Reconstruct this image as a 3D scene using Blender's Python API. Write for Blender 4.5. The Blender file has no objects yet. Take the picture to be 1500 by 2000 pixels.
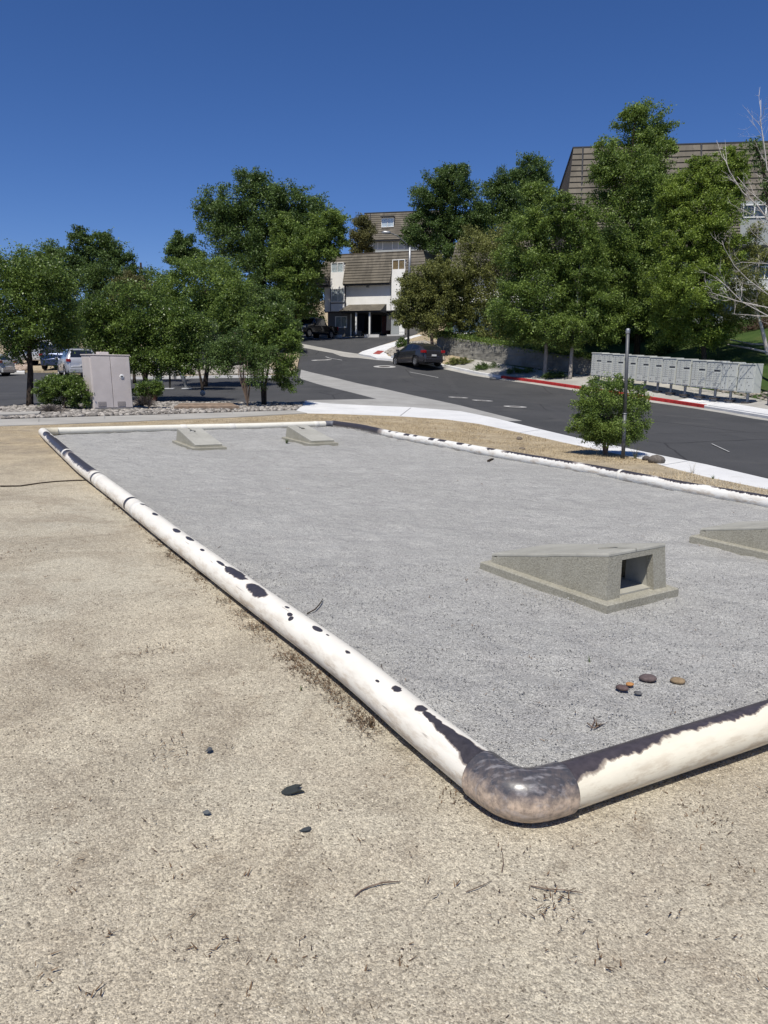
import bpy, math, random, numpy as np
from mathutils import Vector, Matrix, noise as mnoise
from mathutils.geometry import delaunay_2d_cdt
random.seed(7); rng = np.random.default_rng(11)
scn = bpy.context.scene
COL = scn.collection
# ------------------------------------------------------------------ camera
F = 1460.0; PITCH = math.atan((1000-722)/F); ROLL = 0.012
cd = bpy.data.cameras.new("camera"); cam = bpy.data.objects.new("camera", cd); COL.objects.link(cam)
cd.sensor_fit = 'VERTICAL'; cd.sensor_height = 36.0; cd.lens = F/2000*36.0
cd.clip_start = 0.05; cd.clip_end = 3000
Rm = Matrix.Rotation(math.pi/2-PITCH, 4, 'X') @ Matrix.Rotation(ROLL, 4, 'Z')
cam.matrix_world = Matrix.Translation((0, 0, 1.5)) @ Rm
scn.camera = cam
R3 = np.array([[Rm[i][j] for j in range(3)] for i in range(3)])
CAM = np.array([0, 0, 1.5])
# ------------------------------------------------------------------ sky, sun, exposure
SUN_EL = math.radians(60); SUN_AZ = math.radians(196)      # azimuth from +Y clockwise: behind the camera, a little left
w = bpy.data.worlds.new("World"); scn.world = w; w.use_nodes = True
nt = w.node_tree; bg = nt.nodes['Background']; sk = nt.nodes.new('ShaderNodeTexSky')
sk.sky_type = 'NISHITA'; sk.sun_disc = False; sk.sun_elevation = SUN_EL; sk.sun_rotation = SUN_AZ
sk.altitude = 1400; sk.air_density = 1.0; sk.dust_density = 0.1; sk.ozone_density = 6.0
hs = nt.nodes.new('ShaderNodeHueSaturation'); hs.inputs['Saturation'].default_value = 1.15
mx = nt.nodes.new('ShaderNodeMix'); mx.data_type = 'RGBA'; mx.blend_type = 'MULTIPLY'; mx.inputs[0].default_value = 1.0; mx.inputs[7].default_value = (.98, .93, 1.14, 1)
nt.links.new(sk.outputs[0], hs.inputs['Color']); nt.links.new(hs.outputs[0], mx.inputs[6]); nt.links.new(mx.outputs[2], bg.inputs[0]); bg.inputs[1].default_value = 0.082
sd = bpy.data.lights.new("sun", 'SUN'); sun = bpy.data.objects.new("sun", sd); COL.objects.link(sun)
sd.energy = 5.0; sd.angle = math.radians(0.5); sd.color = (1.0, 0.95, 0.86)
sdir = Vector((math.sin(SUN_AZ)*math.cos(SUN_EL), math.cos(SUN_AZ)*math.cos(SUN_EL), math.sin(SUN_EL)))
sun.rotation_euler = sdir.to_track_quat('Z', 'Y').to_euler(); sun.location = (0, -20, 40)
vs = scn.view_settings; vs.view_transform = 'Standard'; vs.look = 'None'; vs.exposure = 0.0; vs.gamma = 1.0
scn.cycles.max_bounces = 6; scn.cycles.transparent_max_bounces = 4

# ------------------------------------------------------------------ terrain
def ray(px, py):
    d = R3 @ np.array([(px-750)/F, -(py-1000)/F, -1.0]); return d/d[1]
def atd(px, py, depth): return CAM + ray(px, py)*depth
NRM = np.array([0.01225549, -0.0078764, 0.99989388])
def plane_z(x, y): return CAM[2] - (1.47 + NRM[0]*x + NRM[1]*y)/NRM[2]
cp = []
for x in (-14, -9, -4, 0, 4, 8):
    for y in (-8, -2, 3, 8, 13, 18, 21):
        cp.append((x, y, plane_z(x, y)))
for (px, py, d) in [(1465,789,31),(1368,775,34),(1168,751,39.3),(1259,762,36),(815,716,49),(978,736,43.5),(900,726,46.5),(620,660,72),(700,653,79),(800,648,77),
                    (700,692,60),(588,675,66),(0,727,50),(300,738,43),(548,736,43),(588,726,47),(628,703,54),(750,716,47.5),
                    (895,777,29.5),(1006,795,25.5),(740,758,34.5),(366,760,33),(120,760,33),(1500,818,23.4),(1500,935,10.4),(1140,858,15.8),
                    (900,803,24),(801,795,25.2),(1375,796,29.8),(1400,700,38),(1240,705,43),(1340,655,50),(1500,650,41),(1040,690,49),(900,655,58),
                    (1000,640,68),(1200,600,62),(760,560,108),(1000,540,105),(450,665,70),(250,690,75),(0,700,75),(500,640,95),(600,640,95)]:
    cp.append(tuple(atd(px, py, d)))
for a in [(12,10,.0),(13,-8,-.1),(22,12,.3),(30,25,2.0),(35,45,7),(40,80,13),(70,60,12),(0,150,16),(60,160,20),(-60,130,3),(-120,60,1),(-60,20,.6),
          (-60,-40,0),(60,-40,0),(0,-60,0),(120,100,16),(-120,200,6),(0,300,20),(200,300,20),(-250,300,8),(250,0,6),(-250,0,1),(0,-250,0),(250,-250,0),(-250,-250,0)]:
    cp.append(a)
cp = np.array(cp, float)
def phi(r): return np.sqrt(r*r+9.0)
_D = np.hypot(cp[:, None, 0]-cp[None, :, 0], cp[:, None, 1]-cp[None, :, 1])
_n = len(cp); _A = np.zeros((_n+1, _n+1)); _A[:_n, :_n] = phi(_D) - 0.25*np.eye(_n); _A[:_n, _n] = 1; _A[_n, :_n] = 1
_w = np.linalg.solve(_A, np.append(cp[:, 2], 0))
def H(x, y):
    x = np.atleast_1d(np.asarray(x, float)); y = np.atleast_1d(np.asarray(y, float))
    out = np.zeros(len(x))
    for i in range(0, len(x), 20000):
        r = np.hypot(x[i:i+20000, None]-cp[None, :, 0], y[i:i+20000, None]-cp[None, :, 1])
        out[i:i+20000] = phi(r) @ _w[:_n] + _w[_n]
    return out
def h1(x, y): return float(H(x, y)[0])
_T = np.concatenate([np.linspace(1, 30, 300), np.linspace(30.2, 160, 500)])
def G(px, py, off=0.0):
    """where the view ray through a photo pixel meets the ground (raised by off)"""
    d = ray(px, py); P = CAM[None]+d[None]*_T[:, None]
    s = P[:, 2]-H(P[:, 0], P[:, 1])-off
    k = np.argmax(s < 0)
    if s[k] >= 0: k = len(_T)-1
    a, b = _T[k-1], _T[k]
    for _ in range(14):
        m = (a+b)/2; p = CAM+d*m
        if p[2]-h1(p[0], p[1])-off > 0: a = m
        else: b = m
    return CAM+d*b
def GX(pts, off=0.0): return [tuple(G(x, y, off)[:2]) for x, y in pts]

# ------------------------------------------------------------------ material helpers
class NT:
    def __init__(s, name):
        s.m = bpy.data.materials.new(name); s.m.use_nodes = True
        s.t = s.m.node_tree; s.t.nodes.clear(); s.out = s.t.nodes.new('ShaderNodeOutputMaterial')
    def n(s, ty, ins=None, **kw):
        nd = s.t.nodes.new('ShaderNode'+ty)
        for k, v in kw.items(): setattr(nd, k, v)
        for k, v in (ins or {}).items():
            sock = nd.inputs[k]
            if isinstance(v, bpy.types.NodeSocket): s.t.links.new(v, sock)
            elif isinstance(v, bpy.types.Node): s.t.links.new(v.outputs[0], sock)
            else: sock.default_value = v
        return nd
    def obj(s): return s.n('TexCoord').outputs['Object']
    def noise(s, vec, scale, detail=4, rough=.55, dist=0.0):
        return s.n('TexNoise', {'Vector': vec, 'Scale': scale, 'Detail': detail, 'Roughness': rough, 'Distortion': dist}).outputs[0]
    def ramp(s, fac, a, b, ca=(0,0,0,1), cb=(1,1,1,1)):
        r = s.n('ValToRGB', {'Fac': fac}); e = r.color_ramp.elements
        e[0].position = a; e[1].position = b; e[0].color = c4(ca); e[1].color = c4(cb); return r.outputs[0]
    def mix(s, fac, a, b, mode='MIX'):
        m = s.n('Mix', data_type='RGBA', blend_type=mode)
        for i, v in ((0, fac), (6, a), (7, b)):
            if isinstance(v, bpy.types.NodeSocket): s.t.links.new(v, m.inputs[i])
            else: m.inputs[i].default_value = c4(v) if i else v
        return m.outputs[2]
    def math(s, op, a, b=0.0, c=None, clamp=False):
        ins = {0: a, 1: b}
        if c is not None: ins[2] = c
        return s.n('Math', ins, operation=op, use_clamp=clamp).outputs[0]
    def bump(s, hgt, strength=.3, dist=.01, normal=None):
        ins = {'Height': hgt, 'Strength': strength, 'Distance': dist}
        if normal is not None: ins['Normal'] = normal
        return s.n('Bump', ins).outputs[0]
    def bsdf(s, col, rough=.8, metal=0.0, spec=.3, normal=None, **extra):
        ins = {'Base Color': col if isinstance(col, bpy.types.NodeSocket) else c4(col), 'Roughness': rough, 'Metallic': metal, 'Specular IOR Level': spec}
        if normal is not None: ins['Normal'] = normal
        ins.update(extra)
        b = s.n('BsdfPrincipled', ins); return b
    def done(s, b):
        s.t.links.new(b.outputs[0], s.out.inputs[0]); return s.m
def c4(c): return tuple(c) if len(c) == 4 else (c[0], c[1], c[2], 1.0)
def plain(name, col, rough=.6, var=.12, scale=6.0, metal=0.0, spec=.3, bump=0.0, bscale=60, coat=0.0):
    t = NT(name); o = t.obj(); nz = t.noise(o, scale, 5)
    d = tuple(c*(1-var) for c in col); l = tuple(min(1, c*(1+var)) for c in col)
    c = t.ramp(nz, .3, .7, d, l); nr = None
    if bump: nr = t.bump(t.noise(o, bscale, 4), bump, .01)
    ex = {'Coat Weight': coat} if coat else {}
    return t.done(t.bsdf(c, rough, metal, spec, nr, **ex))

def m_dirt():
    t = NT('decomposed_granite'); o = t.obj()
    base = t.ramp(t.noise(o, .55, 5), .36, .66, (.475,.425,.33), (.415,.385,.315))
    base = t.mix(t.ramp(t.noise(o, 1.9, 6, .65), .46, .75), base, (.345,.30,.235))
    y = t.n('SeparateXYZ', {'Vector': o}).outputs[1]
    tan = t.ramp(t.math('MULTIPLY_ADD', y, .06, -.25), 0.2, .5)                   # warmer dry-grass tan strip beyond the court
    base = t.mix(tan, base, t.ramp(t.noise(o, 3.0, 6, .7), .35, .7, (.29,.235,.155), (.49,.41,.285)))
    v1 = t.n('TexVoronoi', {'Vector': o, 'Scale': 250.0, 'Randomness': 1.0}); v2 = t.n('TexVoronoi', {'Vector': o, 'Scale': 105.0, 'Randomness': 1.0})
    g1 = t.n('SeparateColor', {'Color': v1.outputs['Color']}).outputs[0]; g2 = t.n('SeparateColor', {'Color': v2.outputs['Color']}).outputs[1]
    base = t.mix(t.math('MULTIPLY', t.ramp(t.noise(o, 1.1, 8, .72, .6), .48, .66), .75), base, (.265,.228,.175))
    base = t.mix(t.math('MULTIPLY', t.ramp(t.noise(o, 6.5, 6, .7), .55, .70), .55), base, (.20,.16,.115))
    c = t.mix(1.0, base, t.ramp(g1, 0.0, 1.0, (.62,.61,.60), (1.38,1.38,1.36)), 'MULTIPLY')
    c = t.mix(.65, c, t.ramp(g2, 0.05, 1.0, (.72,.71,.70), (1.26,1.25,1.22)), 'MULTIPLY')
    dark = t.math('GREATER_THAN', t.noise(o, 42, 3, .6), .69)
    c = t.mix(t.math('MULTIPLY', dark, .65), c, (.10,.08,.06))
    hg = t.math('ADD', t.math('MULTIPLY', v1.outputs['Distance'], -.6), t.math('MULTIPLY', v2.outputs['Distance'], -.9))
    lump = t.bump(t.noise(o, 7, 5, .62), .55, .035)
    return t.done(t.bsdf(c, .9, 0, .2, t.bump(hg, .42, .009, lump)))
def m_gravel():
    t = NT('grey_crushed_gravel'); o = t.obj()
    base = t.ramp(t.noise(o, .6, 4), .35, .7, (.348,.346,.328), (.40,.398,.378))
    base = t.mix(t.ramp(t.noise(o, 4.0, 6, .65), .42, .8), base, (.30,.295,.285))
    v1 = t.n('TexVoronoi', {'Vector': o, 'Scale': 260.0}); v2 = t.n('TexVoronoi', {'Vector': o, 'Scale': 100.0})
    g1 = t.n('SeparateColor', {'Color': v1.outputs['Color']}).outputs[0]; g2 = t.n('SeparateColor', {'Color': v2.outputs['Color']}).outputs[1]
    c = t.mix(1.0, base, t.ramp(g1, 0.0, 1.0, (.5,.5,.51), (1.52,1.51,1.5)), 'MULTIPLY')
    c = t.mix(.5, c, t.ramp(g2, 0.05, 1.0, (.75,.75,.75), (1.22,1.22,1.22)), 'MULTIPLY')
    hg = t.math('ADD', t.math('MULTIPLY', v1.outputs['Distance'], -.6), t.math('MULTIPLY', v2.outputs['Distance'], -.9))
    lump = t.bump(t.noise(o, 8.5, 2.0, .5), .65, .05)
    return t.done(t.bsdf(c, .9, 0, .2, t.bump(hg, .6, .010, lump)))
def m_asphalt():
    t = NT('asphalt'); o = t.obj()
    c = t.ramp(t.noise(o, .35, 5, .6), .3, .7, (.050,.051,.053), (.068,.068,.070))
    st = t.n('Mapping', {'Vector': o, 'Scale': (1.6, .12, 1), 'Rotation': (0, 0, math.radians(12))}).outputs[0]
    c = t.mix(t.ramp(t.noise(st, 1.2, 4), .5, .75), c, (.066,.066,.068))
    c = t.mix(1.0, c, t.ramp(t.noise(o, 120, 2), .3, .7, (.75,.75,.75), (1.25,1.25,1.25)), 'MULTIPLY')
    # thin sealed cracks
    v = t.n('TexVoronoi', {'Vector': t.n('Mapping', {'Vector': t.mix(.12, o, t.n('TexNoise', {'Vector': o, 'Scale': 1.0}).outputs[1])}).outputs[0], 'Scale': .16}, feature='DISTANCE_TO_EDGE')
    c = t.mix(t.ramp(v.outputs[0], .0015, .004, (1,1,1), (0,0,0)), c, (.022,.022,.023))
    c = t.mix(t.math('MULTIPLY', t.ramp(t.noise(o, .55, 3, .5), .60, .66), .45), c, (.085,.084,.082))
    c = t.mix(t.math('MULTIPLY', t.ramp(t.noise(o, 1.7, 2, .4), .70, .76), .5), c, (.025,.025,.026))
    return t.done(t.bsdf(c, .85, 0, .25, t.bump(t.noise(o, 160, 2), .4, .006)))
def m_concrete(name, a, b, bump=.25, stain=(.30,.28,.25)):
    t = NT(name); o = t.obj()
    c = t.ramp(t.noise(o, .9, 6, .6), .3, .7, a, b)
    c = t.mix(t.math('MULTIPLY', t.ramp(t.noise(o, 2.3, 6, .7), .55, .8), .5), c, stain)
    c = t.mix(1.0, c, t.ramp(t.noise(o, 90, 3), .3, .7, (.88,.88,.88), (1.1,1.1,1.1)), 'MULTIPLY')
    return t.done(t.bsdf(c, .85, 0, .25, t.bump(t.noise(o, 90, 4), bump, .006)))
def m_pebbled():
    t = NT('exposed_aggregate_concrete'); o = t.obj()
    v = t.n('TexVoronoi', {'Vector': o, 'Scale': 130.0}); g = t.n('SeparateColor', {'Color': v.outputs['Color']}).outputs[0]
    c = t.ramp(t.noise(o, 3, 6, .6), .3, .7, (.27,.258,.210), (.335,.322,.272))
    c = t.mix(1.0, c, t.ramp(g, .0, 1, (.80,.79,.77), (1.18,1.18,1.16)), 'MULTIPLY')
    pit = t.math('GREATER_THAN', t.noise(o, 28, 2), .74)
    c = t.mix(t.math('MULTIPLY', pit, .6), c, (.09,.085,.07))
    return t.done(t.bsdf(c, .85, 0, .3, t.bump(t.math('MULTIPLY', v.outputs['Distance'], -1.0), .3, .006)))
def m_smoothtop():
    t = NT('smooth_cast_concrete'); o = t.obj()
    c = t.ramp(t.noise(o, 2.5, 6, .65), .3, .72, (.32,.31,.265), (.45,.44,.385))
    c = t.mix(t.math('MULTIPLY', t.ramp(t.noise(o, 11, 5, .7), .5, .75), .5), c, (.21,.20,.17))
    return t.done(t.bsdf(c, .55, 0, .4, t.bump(t.noise(o, 60, 4), .15, .004)))
def m_lawn():
    t = NT('lawn_grass'); o = t.obj()
    c = t.ramp(t.noise(o, .5, 5), .3, .7, (.030,.060,.015), (.065,.105,.028))
    c = t.mix(t.math('MULTIPLY', t.ramp(t.noise(o, .9, 5), .5, .8), .5), c, (.16,.15,.06))
    return t.done(t.bsdf(c, .9, 0, .1, t.bump(t.noise(o, 25, 4), 1.0, .05)))
def m_shingle(col=(.140,.126,.104)):
    t = NT('weathered_shake_shingles'); o = t.obj()
    b = t.n('TexVoronoi', {'Vector': t.n('Mapping', {'Vector': o, 'Scale': (2.6, 2.6, .4)}).outputs[0], 'Scale': 1.0})
    g = t.n('SeparateColor', {'Color': b.outputs['Color']}).outputs[0]
    c = t.ramp(t.noise(o, 1.1, 5), .3, .7, tuple(x*.86 for x in col), tuple(x*1.18 for x in col))
    c = t.mix(1.0, c, t.ramp(g, 0, 1, (.84,.84,.84), (1.16,1.15,1.13)), 'MULTIPLY')
    return t.done(t.bsdf(c, .9, 0, .15))
def m_leaf(name, dark, light, trans=.28, gloss=.35):
    t = NT(name); a = t.n('Attribute', attribute_name='tint').outputs['Fac']
    c = t.ramp(a, 0.0, 1.0, dark, light)
    b = t.bsdf(c, gloss + .12, 0, .4)
    tr = t.n('BsdfTranslucent', {'Color': t.mix(.5, c, tuple(x*1.6 for x in light[:3]))})
    mx = t.n('MixShader', {0: trans, 1: b.outputs[0], 2: tr.outputs[0]})
    return t.done(mx)
def m_bark(name, a, b):
    t = NT(name); o = t.obj(); mp = t.n('Mapping', {'Vector': o, 'Scale': (8, 8, 1.5)}).outputs[0]
    n_ = t.noise(mp, 2.2, 6, .7)
    return t.done(t.bsdf(t.ramp(n_, .35, .65, a, b), .9, 0, .15, t.bump(n_, .7, .02)))
def m_glass(name='window_glass', col=(.03,.04,.05)):
    t = NT(name); o = t.obj()
    c = t.ramp(t.noise(o, .9, 3), .4, .6, col, tuple(x*1.7 for x in col))
    return t.done(t.bsdf(c, .08, 0, .8))
def m_rock(name, a, b):
    t = NT(name); at = t.n('Attribute', attribute_name='tint').outputs['Fac']; o = t.obj()
    c = t.ramp(at, 0, 1, a, b)
    c = t.mix(1.0, c, t.ramp(t.noise(o, 25, 4), .3, .7, (.8,.8,.8), (1.2,1.2,1.2)), 'MULTIPLY')
    return t.done(t.bsdf(c, .85, 0, .25, t.bump(t.noise(o, 30, 3), .4, .01)))

MAT = dict(
    dirt=m_dirt(), gravel=m_gravel(), asphalt=m_asphalt(), pebbled=m_pebbled(), ctop=m_smoothtop(), lawn=m_lawn(),
    newcon=m_concrete('new_white_concrete', (.57,.575,.575), (.70,.70,.69), stain=(.40,.385,.355)),
    oldcon=m_concrete('old_grey_concrete', (.30,.29,.265), (.42,.405,.37)),
    gutter=m_concrete('gutter_concrete', (.27,.265,.25), (.37,.365,.35), stain=(.16,.155,.15)),
    whitekerb=m_concrete('pale_kerb_concrete', (.50,.50,.49), (.66,.66,.65)),
    redkerb=plain('red_kerb_paint', (.33,.022,.022), .7, .3, 7), redfade=plain('faded_red_kerb_paint', (.26,.15,.135), .8, .35, 9),
    redmat=plain('red_tactile_paving', (.30,.06,.05), .8, .2, 8), rockbed=plain('rock_bed_soil', (.12,.10,.085), .95, .5, 6, bump=.8, bscale=30),
    shingle=m_shingle(), shingle_d=m_shingle((.118,.100,.082)), white=plain('white_stucco', (.82,.81,.78), .9, .05, 1.5), grey=plain('grey_stucco', (.155,.15,.142), .9, .08, 1.5),
    palegrey=plain('pale_grey_stucco', (.34,.36,.36), .9, .06, 1.5), dkgrey=plain('dark_trim_paint', (.045,.047,.052), .7, .1), glass=m_glass(),
    curtain=plain('window_curtain', (.70,.73,.73), .6, .25, 5), curtain2=plain('tan_window_blind', (.35,.24,.13), .7, .2, 5), trim=plain('white_vinyl_trim', (.80,.80,.78), .5, .04),
    black=plain('black_opening', (.008,.008,.010), .9, .1), door_red=plain('brown_red_door_paint', (.075,.022,.015), .6, .1), navy=plain('navy_panel_paint', (.018,.022,.040), .6, .1),
    metal=plain('galvanised_steel', (.30,.31,.32), .45, .18, 9, metal=.6, spec=.5), post=plain('grey_painted_post', (.095,.10,.105), .5, .15, 12, metal=.3, spec=.5), darkmetal=plain('black_painted_steel', (.012,.012,.013), .4, .2, metal=.2, spec=.5),
    mail=plain('pale_grey_powder_coat', (.50,.515,.475), .5, .05, 3, spec=.4), maildark=plain('mail_slot_shadow_gap', (.03,.03,.032), .8, .1), lock=plain('lock_metal', (.10,.10,.10), .4, .1, metal=.7),
    cab=plain('weathered_beige_cabinet_paint', (.56,.51,.485), .65, .10, 2.2, spec=.3), vent=plain('vent_louvre_metal', (.20,.18,.17), .7, .1),
    block=None, timber=plain('weathered_timber', (.27,.20,.145), .9, .35, 7, bump=.4), stone=m_concrete('textured_retaining_concrete', (.13,.125,.110), (.27,.26,.23), .9, stain=(.10,.095,.08)),
    tyre=plain('tyre_rubber', (.012,.012,.013), .85, .15), rim=plain('alloy_wheel_metal', (.45,.45,.46), .3, .1, metal=.8, spec=.5), lamp_red=plain('red_lamp_plastic', (.26,.010,.014), .2, .2, spec=.6),
    lamp_clear=plain('clear_lamp_plastic', (.62,.64,.66), .15, .1, spec=.7), carglass=m_glass('tinted_car_glass', (.008,.010,.013)), plate=plain('number_plate_white', (.6,.6,.6), .5, .05),
    chrome=plain('chrome_trim', (.6,.6,.62), .15, .05, metal=1.0), bark=m_bark('dark_tree_bark', (.022,.016,.012), (.075,.058,.044)), pale_bark=m_bark('pale_tree_bark', (.20,.18,.155), (.42,.39,.35)),
    mid_bark=m_bark('brown_stem_bark', (.10,.07,.052), (.24,.18,.14)), twig=m_bark('bleached_twig_bark', (.40,.36,.33), (.66,.62,.57)),
    terracotta=plain('terracotta_pot', (.13,.05,.035), .8, .2), paint=plain('worn_white_road_paint', (.42,.42,.41), .8, .3, 9),
    collar=m_concrete('manhole_collar_concrete', (.36,.355,.34), (.47,.465,.45)), iron=plain('cast_iron_cover', (.07,.06,.055), .7, .3, 20),
)
def m_block():
    t = NT('concrete_block_masonry'); o = t.obj()
    sx = t.n('SeparateXYZ', {'Vector': o}); cx = t.n('CombineXYZ', {0: t.math('ADD', sx.outputs[0], sx.outputs[1]), 1: sx.outputs[2]}).outputs[0]
    b = t.n('TexBrick', {'Vector': cx, 'Color1': (.36,.35,.32,1), 'Color2': (.46,.44,.41,1), 'Mortar': (.12,.115,.105,1), 'Scale': 1.0, 'Mortar Size': .012, 'Brick Width': .40, 'Row Height': .20})
    return t.done(t.bsdf(b.outputs[0], .9, 0, .2))
MAT['block'] = m_block()

# ------------------------------------------------------------------ object helpers
WPOS = {}
def tag(o, label=None, cat=None, group=None, kind=None):
    if label: o['label'] = label
    if cat: o['category'] = cat
    if group: o['group'] = group
    if kind: o['kind'] = kind
    return o
def thing(name, label, cat, loc=(0,0,0), rz=0.0, group=None):
    o = bpy.data.objects.new(name, None); COL.objects.link(o); o.location = Vector(loc); o.rotation_euler = (0, 0, rz); o.empty_display_size = .2
    WPOS[o.name] = np.array(loc, float)
    return tag(o, label, cat, group)
def np_mesh(name, V, Fc, mat, parent=None, smooth=False, tint=None, local=False, uv=None):
    V = np.asarray(V, float); Fc = np.asarray(Fc, np.int32)
    if parent is not None and not local: V = V - WPOS[parent.name]
    me = bpy.data.meshes.new(name); k = Fc.shape[1]
    me.vertices.add(len(V)); me.vertices.foreach_set('co', V.astype(np.float32).ravel())
    me.loops.add(Fc.size); me.loops.foreach_set('vertex_index', Fc.ravel())
    me.polygons.add(len(Fc)); me.polygons.foreach_set('loop_start', np.arange(0, Fc.size, k, dtype=np.int32))
    if smooth: me.polygons.foreach_set('use_smooth', np.ones(len(Fc), bool))
    me.update(calc_edges=True)
    if tint is not None:
        a = me.attributes.new('tint', 'FLOAT', 'FACE'); a.data.foreach_set('value', np.asarray(tint, np.float32))
    if uv is not None:
        l = me.uv_layers.new(name='uv'); l.data.foreach_set('uv', np.asarray(uv, np.float32)[Fc.ravel()].ravel())
    me.materials.append(mat)
    o = bpy.data.objects.new(name, me); COL.objects.link(o)
    if parent is not None: o.parent = parent; WPOS[o.name] = WPOS[parent.name]
    else: WPOS[o.name] = np.zeros(3)
    return o
def orient(a):
    a = np.asarray(a, float); a = a/np.linalg.norm(a); r = np.array([0, 0, 1.]) if abs(a[2]) < .9 else np.array([1., 0, 0])
    u = np.cross(r, a); u /= np.linalg.norm(u); return u, np.cross(a, u), a
class MB:
    def __init__(s): s.v = []; s.f = []
    def add(s, V, Fc):
        b = len(s.v); s.v.extend([tuple(p) for p in V]); s.f.extend([tuple(b+i for i in f) for f in Fc]); return s
    def box(s, x0, x1, y0, y1, z0, z1, T=None, bev=0.0):
        P = [(x, y, z) for z in (z0, z1) for x, y in ((x0,y0),(x1,y0),(x1,y1),(x0,y1))]
        if bev:  # chamfer the vertical and top edges
            b = bev; P = []
            for z, k in ((z0, 0), (z1-b, 0), (z1, 1)):
                e = b*k
                P += [(x0+b+e*0.3, y0+e, z), (x1-b-e*.3, y0+e, z), (x1-e, y0+b+e*.3, z), (x1-e, y1-b-e*.3, z), (x1-b-e*.3, y1-e, z), (x0+b+e*.3, y1-e, z), (x0+e, y1-b-e*.3, z), (x0+e, y0+b+e*.3, z)]
            Fc = [tuple(range(7, -1, -1)), tuple(range(16, 24))]
            for r in (0, 8): Fc += [(r+i, r+(i+1) % 8, r+8+(i+1) % 8, r+8+i) for i in range(8)]
        else:
            Fc = [(3,2,1,0), (4,5,6,7), (0,1,5,4), (1,2,6,5), (2,3,7,6), (3,0,4,7)]
        if T is not None: P = [T(*p) for p in P]
        return s.add(P, Fc)
    def tube(s, path, rad, seg=8, cap=True):
        path = [np.asarray(p, float) for p in path]; n = len(path); rad = [rad]*n if np.isscalar(rad) else rad
        b = len(s.v); u = None
        for i, p in enumerate(path):
            t = path[min(i+1, n-1)]-path[max(i-1, 0)]; t = t/(np.linalg.norm(t)+1e-9)
            if u is None: u, _, _ = orient(t)
            u = u - t*np.dot(u, t); u /= np.linalg.norm(u); v = np.cross(t, u)
            for k in range(seg):
                a = 2*math.pi*k/seg; s.v.append(tuple(p+rad[i]*(math.cos(a)*u+math.sin(a)*v)))
        for i in range(n-1):
            for k in range(seg):
                a = b+i*seg; s.f.append((a+k, a+(k+1) % seg, a+seg+(k+1) % seg, a+seg+k))
        if cap: s.f.append(tuple(b+k for k in range(seg-1, -1, -1))); s.f.append(tuple(b+(n-1)*seg+k for k in range(seg)))
        return s
    def lathe(s, prof, c=(0,0,0), seg=20, T=None):
        b = len(s.v)
        for r, z in prof:
            for k in range(seg):
                a = 2*math.pi*k/seg; p = (c[0]+r*math.cos(a), c[1]+r*math.sin(a), c[2]+z); s.v.append(tuple(T(*p)) if T else p)
        n = len(prof)
        for i in range(n-1):
            for k in range(seg):
                a = b+i*seg; s.f.append((a+k, a+(k+1) % seg, a+seg+(k+1) % seg, a+seg+k))
        s.f.append(tuple(b+k for k in range(seg-1, -1, -1))); s.f.append(tuple(b+(n-1)*seg+k for k in range(seg)))
        return s
    def poly(s, P): return s.add(P, [tuple(range(len(P)))])
    def build(s, name, mat, parent=None, local=False, smooth=False, bevel=0.0):
        me = bpy.data.meshes.new(name); V = np.array(s.v, float)
        if parent is not None and not local: V = V-WPOS[parent.name]
        me.from_pydata([tuple(p) for p in V], [], s.f); me.materials.append(mat)
        if smooth:
            for p in me.polygons: p.use_smooth = len(p.vertices) <= 4
        me.update()
        o = bpy.data.objects.new(name, me); COL.objects.link(o)
        if parent is not None: o.parent = parent; WPOS[o.name] = WPOS[parent.name]
        else: WPOS[o.name] = np.zeros(3)
        if bevel:
            md = o.modifiers.new('bevel', 'BEVEL'); md.width = bevel; md.segments = 2; md.limit_method = 'ANGLE'
        return o
def copy_tree(o, parent=None):
    c = o.copy(); COL.objects.link(c); c.parent = parent; WPOS[c.name] = WPOS.get(o.name, np.zeros(3))
    for ch in list(o.children): copy_tree(ch, c)
    return c
# unit icosphere for rocks
_t = (1+5**.5)/2
ICO_V = np.array([(-1,_t,0),(1,_t,0),(-1,-_t,0),(1,-_t,0),(0,-1,_t),(0,1,_t),(0,-1,-_t),(0,1,-_t),(_t,0,-1),(_t,0,1),(-_t,0,-1),(-_t,0,1)])/math.hypot(1,_t)
ICO_F = np.array([(0,11,5),(0,5,1),(0,1,7),(0,7,10),(0,10,11),(1,5,9),(5,11,4),(11,10,2),(10,7,6),(7,1,8),(3,9,4),(3,4,2),(3,2,6),(3,6,8),(3,8,9),(4,9,5),(2,4,11),(6,2,10),(8,6,7),(9,8,1)])
def ico2():
    V = [tuple(v) for v in ICO_V]; cache = {}; Fn = []
    def mid(a, b):
        k = (min(a, b), max(a, b))
        if k not in cache:
            m = (np.array(V[a])+np.array(V[b]))/2; m /= np.linalg.norm(m); V.append(tuple(m)); cache[k] = len(V)-1
        return cache[k]
    for a, b, c in ICO_F:
        x, y, z = mid(a, b), mid(b, c), mid(c, a); Fn += [(a,x,z),(b,y,x),(c,z,y),(x,y,z)]
    return np.array(V), np.array(Fn)
ICO2_V, ICO2_F = ico2()
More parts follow.
